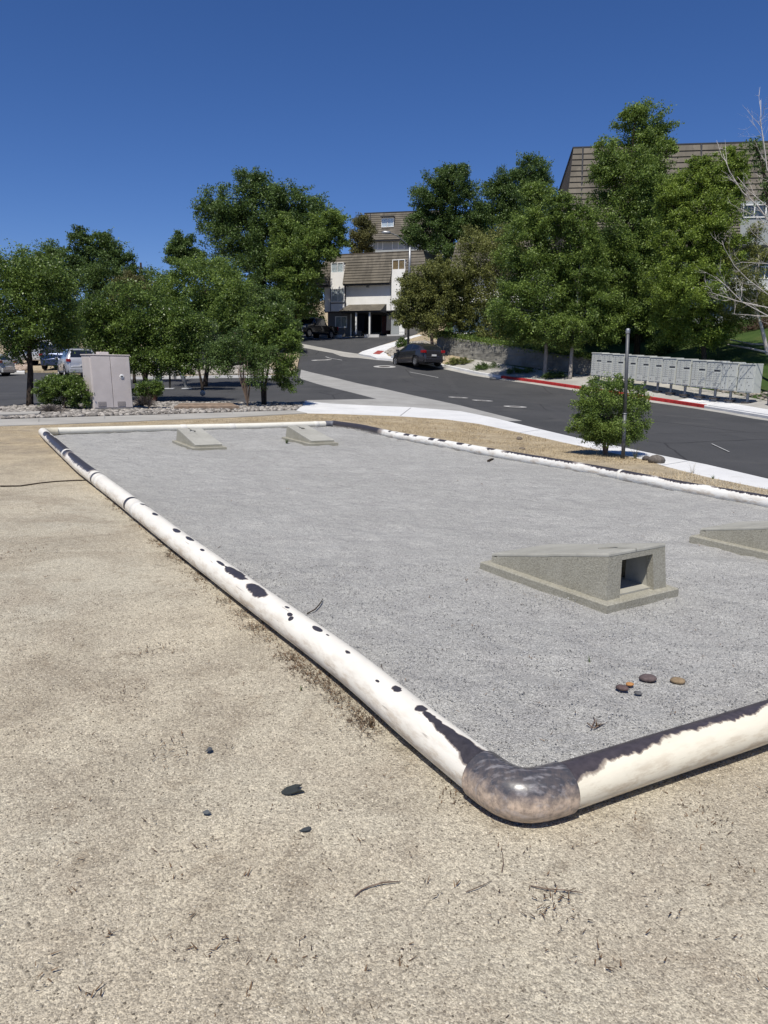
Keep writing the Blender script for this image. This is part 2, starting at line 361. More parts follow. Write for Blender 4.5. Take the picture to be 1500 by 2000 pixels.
def rocks(name, pos, sizes, mat, flat=.6, parent=None, base=None, smooth=True):
    bV, bF = (ICO_V, ICO_F) if base is None else base
    n = len(pos); k = len(bV); an = rng.uniform(0, 2*math.pi, n)
    S = np.asarray(sizes)[:, None]*rng.uniform(.65, 1.3, (n, 3)); S[:, 2] *= flat
    V = bV[None]*S[:, None, :]*(1+rng.uniform(-.16, .16, (n, k, 1)))
    ca, sa = np.cos(an)[:, None], np.sin(an)[:, None]
    X = V[..., 0]*ca-V[..., 1]*sa; Y = V[..., 0]*sa+V[..., 1]*ca
    V = np.stack([X, Y, V[..., 2]], -1)+np.asarray(pos)[:, None, :]
    Fc = bF[None]+(np.arange(n)*k)[:, None, None]
    return np_mesh(name, V.reshape(-1, 3), Fc.reshape(-1, 3), mat, parent, smooth=smooth, tint=np.repeat(rng.uniform(0, 1, n), len(bF)))

# ------------------------------------------------------------------ court frame (pipe centre lines)
PR = 0.079
def GC(px, py, hgt): 
    d = ray(px, py); t = -(1.47-hgt)/(d @ NRM); return CAM+d*t
def pl(pts, hgt): return [GC(x, y, hgt) for x, y in pts]
left_path = pl([(945,1512),(870,1456),(807,1408),(698,1312),(497,1166),(353,1060),(223,960),(158,912),(93,853)], PR*1.12)
left_path[0] = left_path[1]+(left_path[1]-left_path[3])/np.linalg.norm(left_path[1]-left_path[3])*.30
u_ = (left_path[4]-left_path[1]); u_ /= np.linalg.norm(u_)
far_path = pl([(104,841),(333,836),(500,832.5),(640,828.5)], PR*.62)
near_path = pl([(1153,1519),(1287,1476),(1393,1444),(1500,1408)], PR*1.18)
w_ = near_path[3]-near_path[0]; w_ /= np.linalg.norm(w_)
right_path = pl([(660,827),(708,836),(768,850),(870,868),(972,887),(1110,910),(1206,927),(1320,950),(1500,981)], PR*.62)
# near right corner lies outside the picture: meet of the two lines
def meet(p, d, q, e):
    A = np.array([[d[0], -e[0]], [d[1], -e[1]]]); s = np.linalg.solve(A, (q-p)[:2]); return p+d*s[0]
rd_ = right_path[-1]-right_path[-3]; rd_ /= np.linalg.norm(rd_)
cornerNR = meet(near_path[3], w_, right_path[-1], rd_)
cornerNL = meet(left_path[2], u_, near_path[1], w_)
fl_d = far_path[1]-far_path[0]; fl_d /= np.linalg.norm(fl_d)
lf_d = left_path[-1]-left_path[-2]; lf_d /= np.linalg.norm(lf_d)
cornerFL = GC(83,843,PR*.8)
cornerFR = (far_path[-1]+right_path[0])/2

# ------------------------------------------------------------------ ground regions
far_kerb_px = [(770,705),(812,708),(845,711.5),(866,716.5),(935,731.5),(978,738.5),(1050,748),(1120,758.5),(1190,769),(1248,778),(1315,788),(1375,797),(1430,806),(1500,818)]
FK = GX(far_kerb_px, -.12); 
FK += [(FK[-1][0]+.4, FK[-1][1]-6), (FK[-1][0]+.5, 5), (FK[-1][0]+.5, -15)]
near_kerb = GX([(1500,935),(1380,907),(1300,891),(1224,875),(1140,858),(1050,837),(960,815),(900,803)])
NK = [(8.2,-15),(6.9,3)]+near_kerb
island_b = GX([(801,795),(724,792),(644,788),(596,783)])
lotn = GX([(560,786),(468,785),(300,785),(170,787),(60,793),(0,795)])
lotf = GX([(0,727),(40,727),(120,729),(252,741),(330,740),(443,738),(548,738),(578,735)], -.12)
lotr = GX([(585,700),(583,680),(560,672),(480,668)], -.12)
lot_top = GX([(480,655),(560,651),(640,653),(700,654),(800,648),(828,646)], -.12)
lot_right = GX([(812,656),(790,663),(770,669),(740,679),(712,688),(700,692)], -.12)
ROAD = NK + island_b + lotn + [(-55, 23), (-55, 50)] + lotf + lotr + lot_top + lot_right + GX([(735,700)], -.12) + FK
def offset(line, d):
    out = []
    for i in range(len(line)):
        a = np.array(line[max(i-1, 0)]); b = np.array(line[min(i+1, len(line)-1)]); t = (b-a)/np.linalg.norm(b-a); out.append(tuple(np.array(line[i])+d*np.array([-t[1], t[0]])))
    return out
FKc = FK[:]   # travels toward the camera: left normal points away from the road
def strip(line, d0, d1): return offset(line, d0)+offset(line, d1)[::-1]
def sub(line, a, b): return line[a:b]
REG = []      # (name, polygon, material, offset)
def reg(name, poly, mat, off=0.0): REG.append((name, poly, mat, off))
lawn_poly = offset(FK, 2.0)[3:]+[(60,-15),(90,30),(80,110),(10,110)]+[tuple(atd(850,640,60)[:2])]
reg('lawn', lawn_poly, 'lawn')
reg('road', ROAD, 'asphalt', -.12)
reg('kerb', GX([(0,722),(48,722),(48,727),(0,727)], 0.0), 'whitekerb')
reg('kerb', strip(lotf[3:], -.0, .22), 'whitekerb', .02)
reg('gutter', GX([(588,722),(660,739),(740,757),(820,775),(900,792),(980,812),(1020,822)], -.12)+GX([(960,815),(900,803),(801,795),(724,792),(644,788),(590,783)])+GX([(600,781.5),(735,779),(585,739)], -.12), 'gutter', -.12)
reg('gutter', GX([(560,665),(588,671),(640,681),(700,691),(735,696),(772,702)], -.12)+GX([(770,705.5),(735,703),(700,699),(650,689.5),(588,678),(560,672)], -.12), 'oldcon', -.12)
reg('gutter', strip(FK, -.42, 0.0), 'oldcon', -.12)
reg('gutter', strip(NK, -.0, -.30)if False else strip(NK[:10], -.28, 0.0), 'redfade', -.118)
reg('pavement', strip(FK[3:], 0, 2.3), 'oldcon')
reg('pavement', strip(FK[10:], 0, 1.15), 'newcon')
reg('pavement', GX([(700,690.5),(708,686),(770,667.5),(792,660),(808,655),(820,653),(824,655),(806,660),(785,669),(762,682),(752,688),(758,695),(775,701),(810,706)])+FK[3::-1][0:4]+GX([(735,699)]), 'newcon')
reg('pavement', GX([(728,691),(738,684.5),(751,685.5),(741,692)]), 'redmat', .006)
reg('kerb', strip(FK[:6], 0, .16), 'whitekerb', .004)
reg('kerb', strip(FK[5:12], 0, .16), 'redkerb', .008)
reg('kerb', strip(FK[11:], 0, .16), 'newcon', -.03)
reg('rock_bed', lotn[::-1]+GX([(596,784),(578,802)])+GX([(300,811),(0,820)])+[(-40,15.5),(-55,20)]+[(-55,23)], 'rockbed')
reg('rock_bed', GX([(752,689),(762,683),(790,672),(812,668),(850,672),(868,705),(800,704),(772,701)]), 'rockbed')
path_top = GX([(575,802),(450,806),(300,811),(150,815.5),(0,820)]); path_bot = GX([(0,833),(150,828),(300,822),(450,816),(600,807.5)])
reg('path', path_top+[(-40,15.2),(-40,13.6)]+path_bot, 'oldcon', .015)
sw_far = GX([(578,802),(596,783),(644,788),(724,792),(801,795),(900,803),(960,815),(1050,837),(1140,858),(1224,875),(1300,891),(1380,907),(1500,935)])+[(6.9,3),(8.2,-15)]
sw_near = [(6.9,-15),(5.4,3)]+GX([(1500,956),(1374,930),(1304,912),(1259,898),(1175,880),(1100,864),(1020,846),(936,828),(870,819),(780,813),(660,808.5),(600,807.5)])
reg('pavement', sw_far+sw_near, 'newcon', .0)
# dark expansion joint lines across the pavement
def joint(a, b, wd=.018, off=.0): 
    a = np.array(GX([a])[0]); b = np.array(GX([b])[0]); t = (b-a)/np.linalg.norm(b-a); nn = np.array([-t[1], t[0]])*wd
    return [tuple(a+nn), tuple(b+nn), tuple(b-nn), tuple(a-nn)]
for a, b in [((782,812),(803,796)), ((1015,845),(1056,839)), ((1160,877),(1205,872)), ((1290,909),(1345,900))]:
    reg('pavement', joint(a, b), 'gutter', -.008)
for x in (77, 205, 330, 455): reg('path', joint((x,829-x*.045),(x+1,817.5-x*.034)), 'gutter', .006)
court = [tuple(p[:2]) for p in [cornerNL]+left_path[2:-1]+[cornerFL]+far_path[1:-1]+[cornerFR]+right_path[1:-1]+[cornerNR]]
reg('gravel_court', court, 'gravel', -.004)

def inpoly(X, Y, poly):
    res = np.zeros(len(X), bool); n = len(poly)
    for i in range(n):
        x0, y0 = poly[i]; x1, y1 = poly[(i+1) % n]
        if y0 == y1: continue
        c = ((y0 > Y) != (y1 > Y)) & (X < (x1-x0)*(Y-y0)/(y1-y0)+x0); res ^= c
    return res
def axis(segs):
    out = []
    for a, b, s in segs: out += list(np.arange(a, b, s))
    return np.array(out)
def grid(x0, x1, y0, y1, s, jit=.3):
    gx, gy = np.meshgrid(np.arange(x0, x1, s), np.arange(y0, y1, s)); p = np.stack([gx.ravel(), gy.ravel()], -1); return p+rng.uniform(-jit, jit, p.shape)*s
P1 = grid(-500, 500, -500, 700, 50); P1 = P1[~((abs(P1[:, 0]) < 110) & (P1[:, 1] > -70) & (P1[:, 1] < 170))]
P2 = grid(-110, 110, -70, 170, 5); P2 = P2[~((abs(P2[:, 0]) < 26) & (P2[:, 1] > -3) & (P2[:, 1] < 84))]
P3 = grid(-26, 26, -3, 84, .9); P3 = P3[~((abs(P3[:, 0]) < 9) & (P3[:, 1] < 19))]
P4 = grid(-9, 9, -3, 19, .28)
cx, cy = np.array(court).T
P5 = grid(cx.min(), cx.max(), 1.8, cy.max(), .11); P5 = P5[inpoly(P5[:, 0], P5[:, 1], court)]
P4 = P4[~inpoly(P4[:, 0], P4[:, 1], court)]
P6 = grid(-3.2, 2.8, .9, 5.5, .09); P6 = P6[~inpoly(P6[:, 0], P6[:, 1], court)]
pts = [tuple(p) for p in np.concatenate([P1, P2, P3, P4, P5, P6])]
edges = []
for nm, poly, mt, off in REG:
    b = len(pts); 
    # subdivide long edges so they follow the ground
    pp = []
    for i in range(len(poly)):
        a = np.array(poly[i]); c = np.array(poly[(i+1) % len(poly)]); L = np.linalg.norm(c-a); k = max(1, int(L/2.0)) if L < 80 else 10
        for j in range(k): pp.append(tuple(a+(c-a)*j/k))
    pts += pp; m = len(pp); edges += [(b+i, b+(i+1) % m) for i in range(m)]
res = delaunay_2d_cdt([Vector(p) for p in pts], edges, [], 0, 1e-4)
V2 = np.array([tuple(v) for v in res[0]]); FC = np.array([f for f in res[2] if len(f) == 3])
cen = V2[FC].mean(1); rid = np.full(len(FC), -1)
for i, (nm, poly, mt, off) in enumerate(REG):
    if nm == 'lawn' or True: rid[inpoly(cen[:, 0], cen[:, 1], poly)] = i
VZ = H(V2[:, 0], V2[:, 1])
def dimple(x, y, amp, sc):
    return amp*(mnoise.noise((x*sc, y*sc, 0))+.5*mnoise.noise((x*sc*2.3, y*sc*2.3, 5)))
inc = inpoly(V2[:, 0], V2[:, 1], court); near = (abs(V2[:, 0]) < 14) & (V2[:, 1] < 16) & (V2[:, 1] > -3)
solid = np.zeros(len(V2), bool)
for i in set(range(len(REG))):
    if REG[i][0] in ('path', 'pavement', 'kerb', 'road', 'gutter'):
        solid[FC[rid == i].ravel()] = True
for k in np.nonzero(inc)[0]: VZ[k] += dimple(V2[k, 0], V2[k, 1], .030, 3.6)*(.25+.75*min(1, max(0, (math.hypot(V2[k, 0]-1.35, V2[k, 1]-4.95)-.75)/.5)))
for k in np.nonzero(near & ~inc & ~solid)[0]: VZ[k] += dimple(V2[k, 0], V2[k, 1], .012, 1.1)
offs = np.array([r[3] for r in REG]+[0.0])
# skirts where neighbouring regions step in height
from collections import defaultdict
emap = defaultdict(list)
for fi, f in enumerate(FC):
    for a, b in ((f[0], f[1]), (f[1], f[2]), (f[2], f[0])): emap[(min(a, b), max(a, b))].append(fi)
skirt = defaultdict(list)
for (a, b), fs in emap.items():
    if len(fs) == 2 and rid[fs[0]] != rid[fs[1]]:
        o0, o1 = offs[rid[fs[0]]], offs[rid[fs[1]]]
        if abs(o0-o1) > 1e-5:
            hi = fs[0] if o0 > o1 else fs[1]; skirt[rid[hi]].append((a, b, max(o0, o1), min(o0, o1)))
def terr(name, ids, mat, kind='structure'):
    Vs = []; Fs = []; base = 0
    for i in ids:
        f = FC[rid == i]
        if not len(f): continue
        uq, inv = np.unique(f.ravel(), return_inverse=True); inv = inv.reshape(-1, 3)
        Vs.append(np.column_stack([V2[uq], VZ[uq]+offs[i]])); Fs += [tuple(base+q) for q in inv]; base += len(uq)
        for a, b, h0, h1_ in skirt[i]:
            Vs.append(np.array([[*V2[a], VZ[a]+h0], [*V2[b], VZ[b]+h0], [*V2[b], VZ[b]+h1_], [*V2[a], VZ[a]+h1_]]))
            Fs += [(base, base+1, base+2), (base, base+2, base+3)]; base += 4
    o = np_mesh(name, np.concatenate(Vs), np.array(Fs), mat, smooth=False)
    o['kind'] = kind; return o
o = terr('ground', [-1], MAT['dirt']); 
for p in o.data.polygons: p.use_smooth = True
GRP = defaultdict(list)
for i, (nm, poly, mt, off) in enumerate(REG): GRP[(nm, mt)].append(i)
for (nm, mt), ids in GRP.items():
    o = terr(nm, ids, MAT[mt])
    if nm in ('gravel_court', 'lawn'):
        for p in o.data.polygons: p.use_smooth = True
def GZ(x, y, off=0.0): return np.array([x, y, h1(x, y)+off])
# ================================================================== PIPE BORDER
def pipe_mat(name, marks, base=(.80,.765,.68), dark=(.030,.027,.030), dirt=.55, scuff=.16):
    """marks in the pipe's own coordinates: u = metres along it, v = metres round it from the top"""
    t = NT(name); uv = t.n('UVMap').outputs[0]; o = t.obj()
    nz = t.n('TexNoise', {'Vector': uv, 'Scale': 38.0, 'Detail': 4.0}).outputs[1]
    wob = t.n('VectorMath', {0: nz, 1: (.5, .5, .5)}, operation='SUBTRACT').outputs[0]
    nzb = t.n('TexNoise', {'Vector': t.n('Mapping', {'Vector': uv, 'Scale': (26, 3, 1)}).outputs[0], 'Scale': 1.0, 'Detail': 5.0}).outputs[1]
    wob2 = t.n('VectorMath', {0: nzb, 1: (.5, .5, .5)}, operation='SUBTRACT').outputs[0]
    mask = None; cache = {}
    for mk in marks:
        kind, uc, vc, ru, rv, wa = mk
        if wa not in cache:
            a = t.n('VectorMath', {0: wob, 1: (wa, wa*.7, 0)}, operation='MULTIPLY').outputs[0]
            b = t.n('VectorMath', {0: wob2, 1: (wa*.25, wa*1.0, 0)}, operation='MULTIPLY').outputs[0]
            cache[wa] = t.n('VectorMath', {0: uv, 1: t.n('VectorMath', {0: a, 1: b}, operation='ADD').outputs[0]}, operation='ADD').outputs[0]
        d = t.n('VectorMath', {0: cache[wa], 1: (uc, vc, 0)}, operation='SUBTRACT').outputs[0]
        d = t.n('VectorMath', {0: d, 1: (1/ru, 1/rv, 0)}, operation='MULTIPLY').outputs[0]
        if kind == 'e': L = t.n('VectorMath', {0: d}, operation='LENGTH').outputs['Value']
        else:
            s = t.n('SeparateXYZ', {'Vector': t.n('VectorMath', {0: d}, operation='ABSOLUTE').outputs[0]})
            L = t.math('MAXIMUM', s.outputs[0], s.outputs[1])
        m = t.math('MULTIPLY_ADD', L, -5.0 if wa >= .02 else -16.0, 5.5 if wa >= .02 else 16.5, clamp=True)
        mask = m if mask is None else t.math('MAXIMUM', mask, m)
    mp = t.n('Mapping', {'Vector': uv, 'Scale': (3.0, 9.0, 1)}).outputs[0]
    c = t.mix(t.ramp(t.noise(mp, 1.0, 6, .65), .45, .8), base, tuple(x*.86 for x in base))
    # scuffs and soil splash low on the side
    sv = t.n('SeparateXYZ', {'Vector': uv}).outputs[1]; low = t.ramp(t.math('ABSOLUTE', sv), .045, .13)
    c = t.mix(t.math('MULTIPLY', t.math('MULTIPLY', low, t.ramp(t.noise(t.n('Mapping', {'Vector': uv, 'Scale': (.45, 1.6, 1)}).outputs[0], 11, 7, .72), .47, .60)), dirt), c, (.34,.24,.14))
    scr = t.n('Mapping', {'Vector': uv, 'Scale': (5, 60, 1), 'Rotation': (0, 0, .5)}).outputs[0]
    c = t.mix(t.math('MULTIPLY', t.ramp(t.noise(scr, 1.0, 3, .5), .68, .72), scuff*3), c, (.12,.10,.09))
    if mask is not None:
        dk = t.ramp(t.noise(uv, 30, 5, .7), .3, .75, dark, tuple(x*2.1 for x in dark))
        rim = t.math('MULTIPLY', t.math('SUBTRACT', 1.0, t.math('ABSOLUTE', t.math('MULTIPLY_ADD', mask, 2.0, -1.0))), 1.0, clamp=True)
        c = t.mix(mask, c, dk); c = t.mix(t.math('MULTIPLY', rim, .5), c, (.16,.09,.06))
    bm = t.bump(t.math('ADD', t.noise(mp, 1.2, 4), t.math('MULTIPLY', mask, -.12)) if mask is not None else t.noise(mp, 1.2, 4), .25, .006)
    return t.done(t.bsdf(c, t.ramp(t.noise(uv, 20, 4), .3, .8, (.32,)*3, (.55,)*3), 0, .45, bm))
def smooth_path(P, step=.12):
    P = np.array(P); seg = np.linalg.norm(np.diff(P, axis=0), axis=1); s = np.r_[0, np.cumsum(seg)]
    t = np.arange(0, s[-1], step); t = np.r_[t, s[-1]]; Q = np.stack([np.interp(t, s, P[:, k]) for k in range(3)], -1)
    for _ in range(6): Q[1:-1] = (Q[:-2]+2*Q[1:-1]+Q[2:])/4
    return Q, t
def pipe_mesh(name, path, r, mat, parent, seg=40, cap=True, step=.12, prof=None):
    Q, t = smooth_path(path, step); n = len(Q); V = []; UV = []
    for i in range(n):
        d = Q[min(i+1, n-1)]-Q[max(i-1, 0)]; d /= np.linalg.norm(d); side = np.cross(d, NRM); side /= np.linalg.norm(side); up = np.cross(side, d)
        ri = r if prof is None else r*prof(t[i])
        for k in range(seg+1):
            a = 2*math.pi*k/seg-math.pi; V.append(Q[i]+ri*(math.sin(a)*side+math.cos(a)*up)); UV.append((t[i], a*r))
    Fc = [(i*(seg+1)+k, i*(seg+1)+k+1, (i+1)*(seg+1)+k+1, (i+1)*(seg+1)+k) for i in range(n-1) for k in range(seg)]
    o = np_mesh(name, V, Fc, mat, parent, smooth=True, uv=UV); return o, Q, t
def pipe_uv(px, py, path, r):
    """photo pixel -> (u, v) on the pipe: where the view ray first meets the cylinder"""
    Q, t = smooth_path(path); d = ray(px, py); d = d/np.linalg.norm(d); best = None
    for i in range(len(Q)-1):
        ax = Q[i+1]-Q[i]; L = np.linalg.norm(ax); ax = ax/L; w0 = CAM-Q[i]
        a = d-ax*(d@ax); b = w0-ax*(w0@ax); A = a@a; B = 2*a@b; C = b@b-r*r; D = B*B-4*A*C
        if D < 0: D = 0
        k = (-B-math.sqrt(D))/(2*A); p = CAM+d*k; s = (p-Q[i])@ax
        e = max(0, -s, s-L)
        if best is None or e < best[0]-1e-9:
            side = np.cross(ax, NRM); side /= np.linalg.norm(side); up = np.cross(side, ax); q = p-Q[i]
            best = (e, t[i]+s, math.atan2(q@side, q@up)*r)
    return best[1], best[2]
def px_marks(lst, path, r):
    out = []
    for kind, x, y, wx, wy, wa in lst:       # half sizes in pixels, along and across the pipe as the photo shows them
        u, v = pipe_uv(x, y, path, r); P0 = np.array([u, v])
        Q, t = smooth_path(path); i = int(np.clip(np.searchsorted(t, u), 1, len(Q)-1)); ax = Q[i]-Q[i-1]; ax /= np.linalg.norm(ax)
        def proj(p):
            q = R3.T @ (p-CAM); return np.array([750+F*q[0]/-q[2], 1000-F*q[1]/-q[2]])
        a = proj(Q[i]); b = proj(Q[i]+ax*.05); mpp = .05/np.linalg.norm(b-a); q = R3.T@(Q[i]-CAM); mq = -q[2]/F
        out.append((kind, u, v, max(.008, wx*mpp), max(.006, wy*mq*1.15), wa))
    return out
border = thing('pipe_border', 'long white and black worn pipe frame lying around the grey gravel court', 'pipe border', tuple(cornerNL*[1,1,0]+[0,0,h1(*cornerNL[:2])]))
lpath = [cornerNL+ (left_path[1]-cornerNL)/np.linalg.norm(left_path[1]-cornerNL)*.12]+[p for p in left_path[1:]]+[cornerFL-lf_d*.1]
LM = [('e',823,1383,9,10,.02),('e',845,1403,24,7,.02),('e',875,1430,34,11,.02),('e',905,1452,34,16,.02),('e',935,1480,40,24,.02),('e',950,1500,30,26,.02),
      ('e',775,1345,8,8,.03),('e',680,1273,5,3,.02),('e',620,1228,10,6,.006),('e',568,1208,4,5,.006),('e',566,1200,5,4,.006),('e',561,1186,4,3,.004),
      ('e',503,1154,18,11,.03),('e',494,1147,12,10,.03),('e',462,1119,18,9,.045),('e',451,1112,9,8,.04),('e',473,1127,9,6,.04),('e',431,1100,9,3,.008),('e',443,1108,5,2,.008),('e',395,1074,4,3,.004),('e',371,1052,8,5,.01),('e',345,1036,7,5,.01),
      ('e',303,1004,5,4,.01),('e',286,987,6,4,.01),('e',277,984,4,3,.01),('b',263,972,2.2,30,.01),('b',186,924,1.6,26,.005),
      ('b',165,906,20,9,.10),('e',150,895,16,8,.06),('e',141,888,8,6,.03),('b',116,868,22,9,.08),('e',98,853,8,6,.04),('e',90,846,5,6,.02),('e',640,1240,3,2,.004),('e',737,1330,4,1.5,.004)]
pipe_mesh('pipe', lpath, PR, pipe_mat('worn_white_pipe_long_side', px_marks(LM, lpath, PR)), border, seg=48)
lbl = border
nl0 = cornerNL+w_*.12
npath = [nl0, near_path[1], near_path[2], near_path[3], cornerNR]
NM = [('b',1300,1434,3000,9,.03)]
Qn, tn = smooth_path(npath); 
nmarks = [('b', tn[-1]/2, -.045, tn[-1], .055, .040), ('e', .05, -.01, .22, .075, .04), ('e', .35, -.02, .25, .055, .05), ('e', .9, -.02, .3, .045, .05)]
pipe_mesh('pipe', npath, PR, pipe_mat('worn_white_pipe_near_side', nmarks, base=(.76,.71,.58), dark=(.040,.034,.038)), border, seg=48)
rpath = [cornerFR]+right_path[1:]+[cornerNR]
RR = PR*1.0
def rv(s):  return s
rm = [('b', .8, .03, 1.55, .12, .05)]
rr_ = random.Random(8); s = 2.7
while s < 12.8:
    L = rr_.uniform(.06, .35) if s < 6 else rr_.uniform(.5, 1.7); rm.append(('b' if rr_.random() < .5 else 'e', s+L/2, rr_.uniform(.008, .024), L/2, rr_.uniform(.038, .062), .06)); s += L+(rr_.uniform(.10, .45) if s < 6 else rr_.uniform(.02, .14))
# along this pipe v<0 is the street side (dark worn), v>0 faces the court
pipe_mesh('pipe', rpath, RR, pipe_mat('worn_white_pipe_street_side', rm[:38], base=(.76,.75,.70)), border, seg=32)
fpath = [cornerFL]+far_path[1:-1]+[cornerFR]
pipe_mesh('pipe', fpath, PR*.88, pipe_mat('clean_white_pipe_far_side', [], base=(.74,.72,.63), dirt=.2), border, seg=28)
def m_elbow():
    t = NT('dark_topped_pipe_elbow'); o = t.obj(); nrm = t.n('NewGeometry').outputs['Normal']
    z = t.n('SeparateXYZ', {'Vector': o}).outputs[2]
    # tan low down, near black towards the top, edge broken by noise
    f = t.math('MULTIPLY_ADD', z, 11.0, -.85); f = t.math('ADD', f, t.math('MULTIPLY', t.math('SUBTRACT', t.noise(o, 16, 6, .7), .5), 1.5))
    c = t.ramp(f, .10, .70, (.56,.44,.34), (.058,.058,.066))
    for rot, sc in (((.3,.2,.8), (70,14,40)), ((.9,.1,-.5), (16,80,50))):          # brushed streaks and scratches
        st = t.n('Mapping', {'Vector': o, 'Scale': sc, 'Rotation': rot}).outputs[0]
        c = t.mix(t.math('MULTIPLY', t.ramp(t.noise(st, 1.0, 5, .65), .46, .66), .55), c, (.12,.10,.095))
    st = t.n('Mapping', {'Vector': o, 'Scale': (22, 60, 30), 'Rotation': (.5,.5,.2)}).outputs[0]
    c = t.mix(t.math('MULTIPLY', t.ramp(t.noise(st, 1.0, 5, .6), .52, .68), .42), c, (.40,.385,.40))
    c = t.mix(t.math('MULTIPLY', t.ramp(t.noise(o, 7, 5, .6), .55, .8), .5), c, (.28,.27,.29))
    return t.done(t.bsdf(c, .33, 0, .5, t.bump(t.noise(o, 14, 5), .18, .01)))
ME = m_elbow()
def elbow(corner, d1, d2, r, reach, mat, name='elbow', bulge=1.09):
    """smooth quarter bend from corner+d1*reach to corner+d2*reach with socket collars"""
    a = corner+d1*reach; b = corner+d2*reach; P = []
    for q in np.linspace(0, 1, 17):
        c1 = corner+d1*reach*.08; c2 = corner+d2*reach*.08
        P.append((1-q)**3*a+3*(1-q)**2*q*c1+3*(1-q)*q*q*c2+q**3*b)
    Pp = [a+d1*reach*.02]+P+[b+d2*reach*.02]
    o, Q, t = pipe_mesh(name, Pp, r*bulge, mat, border, seg=40, step=.02)
    me = o.data
    # thickness of the socket rims
    for e, d in ((Q[0], d1), (Q[-1], d2)):
        u, v, _ = orient(d); V = []; n = 40
        for k in range(n):
            an = 2*math.pi*k/n; dr = math.cos(an)*u+math.sin(an)*v; V += [e+dr*r*bulge, e+dr*r*.9]
        np_mesh('socket_rim', V, [(2*k, (2*k+2) % (2*n), (2*k+3) % (2*n), 2*k+1) for k in range(n)], mat, o)
    return o
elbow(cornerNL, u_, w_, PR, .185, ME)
elbow(cornerFL, -lf_d, fl_d, PR*.82, .26, plain('cream_pipe_elbow', (.50,.46,.36), .6, .2, 9), bulge=1.12)
rd0 = rpath[1]-rpath[0]; rd0 /= np.linalg.norm(rd0); ffd = fpath[-2]-fpath[-1]; ffd /= np.linalg.norm(ffd)
elbow(cornerFR, ffd, rd0, PR*.84, .22, plain('dark_blue_grey_elbow', (.13,.135,.155), .55, .3, 9))
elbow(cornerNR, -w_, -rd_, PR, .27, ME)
# thin couplings where lengths of pipe are joined
def ring(path, s, r, wdt, mat):
    Q, t = smooth_path(path); p = np.array([np.interp(s, t, Q[:, k]) for k in range(3)]); i = np.searchsorted(t, s); d = Q[i]-Q[i-1]; d /= np.linalg.norm(d)
    MB().tube([p-d*wdt/2, p-d*wdt/2+d*.004, p+d*wdt/2-d*.004, p+d*wdt/2], [r*.97, r, r, r*.97], 32).build('coupling', mat, border, smooth=True)
wp = MAT['pipewhite'] = plain('white_pipe_coupling', (.70,.68,.62), .45, .08, 8)
for x, y, rr, wdd in ((186, 935, PR*1.035, .09), (262, 985, PR*1.03, .10), (122, 882, PR*1.03, .1)):
    ring(lpath, pipe_uv(x, y, lpath, PR)[0], rr, wdd, wp)
for x, y in ((360, 838), (455, 835), (620, 829)): ring(fpath, pipe_uv(x, y, fpath, PR*.88)[0], PR*.92, .12, wp)
for x, y in ((768, 850), (1206, 925)): ring(rpath, pipe_uv(x, y, rpath, RR)[0], RR*1.05, .05, wp)

